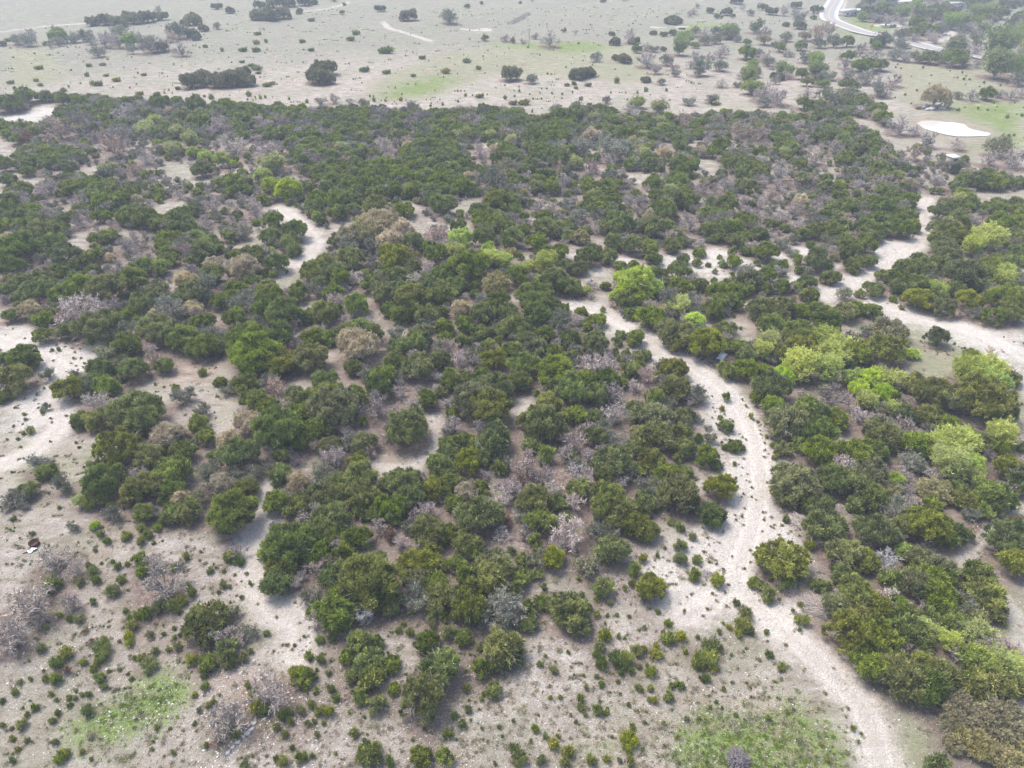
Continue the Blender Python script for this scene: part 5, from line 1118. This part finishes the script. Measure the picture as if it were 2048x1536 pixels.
# rock ledge: separate grey rocks in a broken line
LEDGE = [(456,1506,26),(466,1495,22),(476,1484,24),(487,1474,20),(495,1467,30),(503,1459,24),(498,1452,20),(508,1447,26),(495,1447,12),(511,1440,12),(512,1434,10),(530,1438,22),(527,1433,10),(480,1478,12),(474,1473,10),(620,1285,12),(612,1292,9),(604,1300,13),(622,1297,8),(598,1310,10),(610,1308,12),(633,1270,10)]
words = ["lowest slab of the grey rock ledge", "second slab up the grey rock ledge"]
for i, (px, py, W) in enumerate(LEDGE):
    x, y, t = (float(v) for v in unproj(px, py)); r = W * t / F / 2 * .62
    o = link("ledge_rock", rock_mesh("ledge_rock", 100 + i, MAT['rock'], 0.45)); o.location = (x, y, z_at(x, y) + r * .1); o.scale = (r, r * .75, r * .7); o.rotation_euler = (0.05, 0.03, 0.5 + prng.uniform(-.5, .5))
    tag(o, "grey rock of the broken ledge below the bare sprawling trees" if i < 15 else "pale rock at the edge of the stony path near the wood's corner", "rock", "rocks of the broken ledge" if i < 15 else "rocks beside the stony path")
for i in range(16):
    px, py = 1845 + prng.random() * 44, 214 + prng.random() * 7
    x, y, t = (float(v) for v in unproj(px, py)); r = prng.uniform(.7, 1.4)
    o = link("pond_rock", rock_mesh("pond_rock", 140 + i, MAT['rock'], 0.7)); o.location = (x, y, z_at(x, y) + .1); o.scale = (r, r, r); o.rotation_euler = (0, 0, prng.uniform(0, 6))
    tag(o, "pale boulder in the heap under the domed oak by the pond", "boulder", "boulders heaped beside the pond")

# brush piles: heaps of cut branches
def brush_mesh(name, rad, hgt_, n, mat, seed, flow=None):
    rg = np.random.default_rng(seed); segs = []
    for i in range(n):
        a = rg.uniform(0, 6.28); d = math.sqrt(rg.uniform(0, 1)) * rad * .75; z = hgt_ * (1 - (d / rad) ** 2) * rg.uniform(.2, 1)
        an = rg.uniform(0, 3.14) if flow is None else flow + rg.normal() * .5
        L = rad * rg.uniform(.35, .8); v = np.array([math.cos(an), math.sin(an), rg.normal() * .18]); c = np.array([math.cos(a) * d, math.sin(a) * d, z])
        p0, p1 = c - v * L / 2, c + v * L / 2; p0[2] = max(p0[2], .03); p1[2] = max(p1[2], .03)
        w = rg.uniform(.015, .045); segs.append((p0, p1, w, w * .4))
        for q in range(3):
            t = rg.uniform(.3, .95); b = p0 * (1 - t) + p1 * t; e = b + (unit(v + rg.normal(size=3) * .6)) * L * .3; e[2] = max(e[2], .02); segs.append((b, e, w * .5, w * .2))
    V, Fc, t = prisms(segs, rg, sides=3)
    return mesh_np(name, V, Fc, mat, {"tint": t})
MAT['brush'] = leaf_mat("weathered_brushwood", (0.16, 0.14, 0.145), (0.36, 0.33, 0.34), 0.0, 0.02, 0.1)
for px, py, W, hh, n, fl, lab in ((1474, 1522, 50, 1.1, 420, None, "round heap of cut grey brushwood on the green meadow"), (1632, 1214, 62, .5, 380, -0.6, "flattened grey brushwood beside the big right-hand junipers"),
    (1577, 1180, 40, .4, 160, .3, "thin spread of dead sticks behind the track fork"), (1598, 1043, 46, .4, 260, -1.0, "blue-grey fallen brush under the large track-side juniper"), (1683, 1020, 34, .3, 130, -.9, "dead sticks on the bare strip inside the right-hand wood"), (1590, 905, 30, .3, 110, -.8, "dead sticks along the gravel edge of the right-hand wood"),
    (1410, 1148, 26, .3, 90, .2, "small mat of dead sticks left of the track fork"), (730, 1240, 40, .9, 70, 1.2, "silver fallen limbs at the foot of the ragged juniper")):
    x, y, t = (float(v) for v in unproj(px, py)); r = W * t / F / 2
    o = link("brush_pile", brush_mesh("brush_pile", r, hh, n, MAT['brush'] if W == 50 else MAT['twig_silver'] if n < 100 else MAT['twig'], int(px), fl)); o.location = (x, y, z_at(x, y)); tag(o, lab, "brush pile", "heaps of dead brushwood")

# ------------------------------------------------------------------ small man-made things
def box(sx, sy, sz, z0=0.0, cx=0.0, cy=0.0):
    V = [(cx + a * sx / 2, cy + b * sy / 2, z0 + c * sz) for a in (-1, 1) for b in (-1, 1) for c in (0, 1)]
    Fq = [(0, 1, 3, 2), (4, 6, 7, 5), (0, 4, 5, 1), (2, 3, 7, 6), (0, 2, 6, 4), (1, 5, 7, 3)]
    return V, Fq
def boxes(name, bl, mat, parent=None):
    V, Fq = [], []
    for b in bl:
        v, f = box(*b); Fq += [tuple(i + len(V) for i in q) for q in f]; V += v
    me = mesh_np(name, V, Fq, mat); return link(name, me, parent)
def plain(name, c, rough=.7, var=.15, metal=0.0):
    s = NT(name); n = s.noise(s.geo(), 2.5, 3); return s.diffuse(s.mix(n, tuple(v * (1 - var) for v in c), tuple(min(1, v * (1 + var)) for v in c)), rough)
MAT['white'] = plain("white_paint", (0.74, 0.74, 0.75)); MAT['rust'] = plain("rusted_steel", (0.10, 0.055, 0.045), .8, .4); MAT['plywood'] = plain("weathered_plywood", (0.42, 0.38, 0.33)); MAT['dark'] = plain("dark_opening", (0.03, 0.03, 0.035))
MAT['galv'] = plain("galvanised_metal", (0.55, 0.56, 0.58), .45); MAT['roof_grey'] = plain("grey_roofing", (0.40, 0.39, 0.38)); MAT['roof_white'] = plain("white_roofing", (0.55, 0.55, 0.55)); MAT['wallc'] = plain("pale_siding", (0.50, 0.47, 0.42)); MAT['yellow'] = plain("yellow_sheeting", (0.70, 0.48, 0.06)); MAT['wood'] = plain("grey_post_wood", (0.24, 0.21, 0.18))
def spot(px, py, z=0.0):
    x, y, _ = (float(v) for v in unproj(px, py, z)); return (x, y, z_at(x, y))
def sheet(name, L, W, mat, seed, amp=.12, arch=0.0, nx=14, ny=8, parent=None):
    rg = np.random.default_rng(seed); V = []
    for i in range(nx):
        for j in range(ny):
            u, v = i / (nx - 1) - .5, j / (ny - 1) - .5
            V.append((u * L + rg.normal() * .02, v * W + rg.normal() * .02, .08 + arch * (1 - 4 * v * v) + amp * (0.5 + .5 * math.sin(9 * u + 7 * v * u)) + rg.normal() * amp * .15))
    Fq = [(i * ny + j, (i + 1) * ny + j, (i + 1) * ny + j + 1, i * ny + j + 1) for i in range(nx - 1) for j in range(ny - 1)]
    o = link(name, mesh_np(name, V, Fq, mat), parent); m_ = o.modifiers.new("thick", 'SOLIDIFY'); m_.thickness = .015; return o
# white metal sheet in the wood
o = sheet("metal_sheet", 2.6, 1.3, MAT['white'], 1, .08, .25); o.location = spot(523, 564, 1.0); o.location.z += 0.9; o.rotation_euler = (0.12, 0.05, .1)
tag(o, "white bent metal sheet lying across bushes beside the sandy track", "metal sheet")
# white tarpaulin draped by the track
o = sheet("tarpaulin", 2.9, 1.2, MAT['white'], 2, .35, .2); o.location = spot(1443, 712, .4); o.rotation_euler = (.25, 0, 1.0); tag(o, "crumpled white tarpaulin heaped at the mouth of the narrow lane", "tarpaulin")
# deer feeder: bucket on a tripod
def lathe(name, prof, mat, parent=None, n=16):
    V = [(r * math.cos(2 * math.pi * k / n), r * math.sin(2 * math.pi * k / n), z) for r, z in prof for k in range(n)]
    Fq = [(i * n + k, i * n + (k + 1) % n, (i + 1) * n + (k + 1) % n, (i + 1) * n + k) for i in range(len(prof) - 1) for k in range(n)]
    return link(name, mesh_np(name, V, Fq, mat, smooth=False), parent)
f = empty("game_feeder", spot(1377, 707)); tag(f, "white bucket feeder on thin tripod legs beside the main track", "game feeder")
lathe("bucket", [(0.0, 1.65), (.26, 1.65), (.30, 2.15), (.33, 2.16), (.1, 2.28), (0, 2.3)], MAT['white'], f); lathe("spreader", [(0, 1.5), (.1, 1.5), (.1, 1.65), (0, 1.65)], MAT['dark'], f)
for k in range(3):
    a_ = k * 2.094; V, Fc, t = prisms([(np.array([math.cos(a_) * .75, math.sin(a_) * .75, 0]), np.array([math.cos(a_) * .22, math.sin(a_) * .22, 1.8]), .025, .025)], rng, sides=5); link("leg", mesh_np("leg", V, Fc, MAT['galv'], {"tint": t}), f)
# rusty drum, white crumpled metal, dark stick
o = lathe("steel_drum", [(.0, .1), (.50, .1), (.50, .0), (.56, 0), (.57, .2), (.56, .42), (.60, .44), (.60, .48), (.53, .48), (.52, .12), (0, .11)], MAT['rust'], None, 20); o.location = spot(70, 1089); o.rotation_euler = (.05, 0, 0); tag(o, "dark rusty open drum ring on the stony slope", "fire ring")
o = sheet("scrap_metal", .95, .6, MAT['white'], 6, .14); o.location = spot(65, 1101); o.rotation_euler = (0, 0, .9); tag(o, "crumpled white scrap sheet below the rusty drum", "scrap metal")
V, Fc, t = prisms([(np.array([-.45, -.2, .06]), np.array([0, 0.02, .08]), .05, .06), (np.array([0, 0.02, .08]), np.array([.3, .3, .1]), .06, .04), (np.array([0, .02, .08]), np.array([.12, .32, .07]), .04, .02)], rng, sides=6)
o = link("charred_log", mesh_np("charred_log", V, Fc, MAT['rust'], {"tint": t})); o.location = spot(55, 1105); tag(o, "dark charred branch beside the crumpled white scrap", "log")
# hunting blind
b = empty("hunting_blind", spot(1895, 345), .25); tag(b, "small raised white box hunting blind among far junipers", "hunting blind")
boxes("wall", [(2.2, 2.2, 2.0, 2.6)], MAT['plywood'], b); boxes("roof", [(2.8, 2.8, .12, 4.6)], MAT['white'], b)
w_ = boxes("window", [(1.2, .06, .45, 3.7, 0, -1.12)], MAT['dark'], b); boxes("window", [(.06, 1.2, .45, 3.7, 1.12, 0)], MAT['dark'], b)
for sx in (-1, 1):
    for sy in (-1, 1): boxes("leg", [(.12, .12, 2.7, -.1, sx * 1.0, sy * 1.0)], MAT['wood'], b)
b = empty("storage_shed", spot(1931, 352), .2); tag(b, "low pale shed wall half hidden right of the hunting blind", "shed")
boxes("wall", [(2.4, 1.8, 2.0, -.1)], MAT['plywood'], b); boxes("roof", [(2.7, 2.1, .1, 1.9)], MAT['roof_grey'], b); boxes("door", [(.8, .05, 1.6, 0, -.3, -.93)], MAT['wood'], b)
# houses and sheds beyond the highway
def house(px, py, L, W, H, rz, roofm, lab, gable=1.4):
    b = empty("farm_building", spot(px, py), rz); tag(b, lab, "building")
    boxes("wall", [(L, W, H, -.4)], MAT['wallc'], b)
    V = [(-L / 2 - .4, -W / 2 - .4, H - .4), (L / 2 + .4, -W / 2 - .4, H - .4), (L / 2 + .4, W / 2 + .4, H - .4), (-L / 2 - .4, W / 2 + .4, H - .4), (-L / 2 - .4, 0, H - .4 + gable), (L / 2 + .4, 0, H - .4 + gable)]
    link("roof", mesh_np("roof", [tuple(v) for v in V], [(0, 1, 5), (0, 5, 4), (2, 3, 4), (2, 4, 5), (0, 4, 3), (1, 2, 5), (0, 3, 2), (0, 2, 1)], roofm), b)
    boxes("door", [(1.0, .08, 2.0, 0, L * .1, -W / 2 - .03)], MAT['wood'], b)
    for q in (-.3, .33): boxes("window", [(1.2, .08, .9, 1.0, q * L, -W / 2 - .03)], MAT['dark'], b)
house(1815, 13, 12, 7, 3, .1, MAT['roof_white'], "white-roofed long building beyond the far trees"); house(1695, 31, 9, 6, 2.8, .3, MAT['roof_white'], "pale roofed house nearest the highway curve")
house(1722, 30, 6, 5, 2.6, -.2, MAT['roof_white'], "smaller pale shed right of the curve house"); house(1764, 29, 7, 5, 2.8, .5, MAT['roof_white'], "white shed half hidden by dark trees"); house(1779, 3, 12, 6, 3, 0, MAT['roof_white'], "farthest long white building at the top edge")
house(1908, 17, 8, 6, 3, .2, MAT['roof_grey'], "grey-roofed house in the hazy hillside trees"); house(1760, 2, 9, 6, 3, .3, MAT['roof_white'], "white building left of the farthest long one")
house(1775, 55, 8, 3.5, 1.6, 0.05, MAT['roof_white'], "low white-topped building in the clearing beside the highway", .4)
# caliche pads
s = NT('bare_caliche'); MAT['pad'] = s.diffuse(s.mix(s.noise(s.geo(), .6, 4), (0.33, 0.31, 0.27), (0.45, 0.42, 0.37)), 0.95)
for px, py, L, W, lab in ((1778, 51, 22, 9, "pinkish bare pad behind the low building"), (1315, 55, 14, 3, "pale bare strip left in the far green pasture"), (1366, 54, 16, 3, "pale bare strip right in the far green pasture"), (965, 60, 16, 8, "pale bare pan in the far pasture")):
    x, y, z = spot(px, py); th = np.linspace(0, 2 * math.pi, 24, endpoint=False); rr = 1 + .12 * np.sin(3 * th + px)
    X, Y = x + np.cos(th) * L * .36 * rr, y + np.sin(th) * W * .8 * rr; V = np.column_stack([X, Y, hgt(X, Y) + .06]); V = np.vstack([V, [x, y, z + .06]])
    tag(link("bare_ground", mesh_np("bare_ground", V, [[i, (i + 1) % 24, 24] for i in range(24)], MAT['pad'])), lab, kind="structure")
s_ = empty("road_sign", spot(1740, 63)); tag(s_, "yellow warning sign on a post beside the highway", "road sign"); boxes("post", [(.1, .1, 3.2, -.2)], MAT['wood'], s_); q = boxes("sign_face", [(1.5, .06, 1.5, 0)], MAT['yellow'], s_); q.location = (0, -.09, 1.9); q.rotation_euler = (0, 0, 0)
q.rotation_euler = (0, R(45), 0); q.location = (-.53, -.09, 2.4)
p_ = empty("utility_pole", spot(1058, 96)); tag(p_, "thin wooden utility pole in the far green pasture", "utility pole"); boxes("pole", [(.28, .28, 9, -.3)], MAT['wood'], p_); boxes("crossarm", [(2.2, .14, .16, 8.0, 0, .22)], MAT['wood'], p_)
o = empty("stock_trough", spot(1364, 59)); tag(o, "rust-red stock trough by the far pale strip", "trough"); boxes("basin", [(3.4, 1.3, .9, 0)], MAT['rust'], o); boxes("rim", [(3.6, .12, .12, .9, 0, -.62), (3.6, .12, .12, .9, 0, .62)], MAT['galv'], o)
# windrow of dead brush running up the far pasture
for i in range(9):
    px, py = 1022 + i * 4.2, 49 - i * 2.5
    x, y, z = spot(px, py); o = link("brush_windrow", brush_mesh("windrow", 3.6, 1.4, 60, MAT['brush'], 500 + i, 1.0)); o.location = (x, y, z); tag(o, ("lowest", "second lowest", "third lowest", "fourth lowest", "middle", "fourth highest", "third highest", "second highest", "highest")[i] + " dark heap of the straight brush windrow in the far pasture", "brush pile", "heaps forming the far brush windrow")

# ------------------------------------------------------------------ haze
s = NT("haze_air"); v_ = s.n.new("ShaderNodeVolumePrincipled"); v_.inputs["Color"].default_value = (0.74, 0.85, 1.0, 1); v_.inputs["Density"].default_value = HAZE_DENSITY; v_.inputs["Anisotropy"].default_value = 0.0
s.l.new(v_.outputs[0], s.out.inputs["Volume"])
V, Fq = box(5400, 5400, 130, float(GV[:, 2].min()) - 1.0)
hz = link("haze", mesh_np("haze", V, Fq, s.m)); tag(hz, "thin pale haze in the air", kind="stuff")
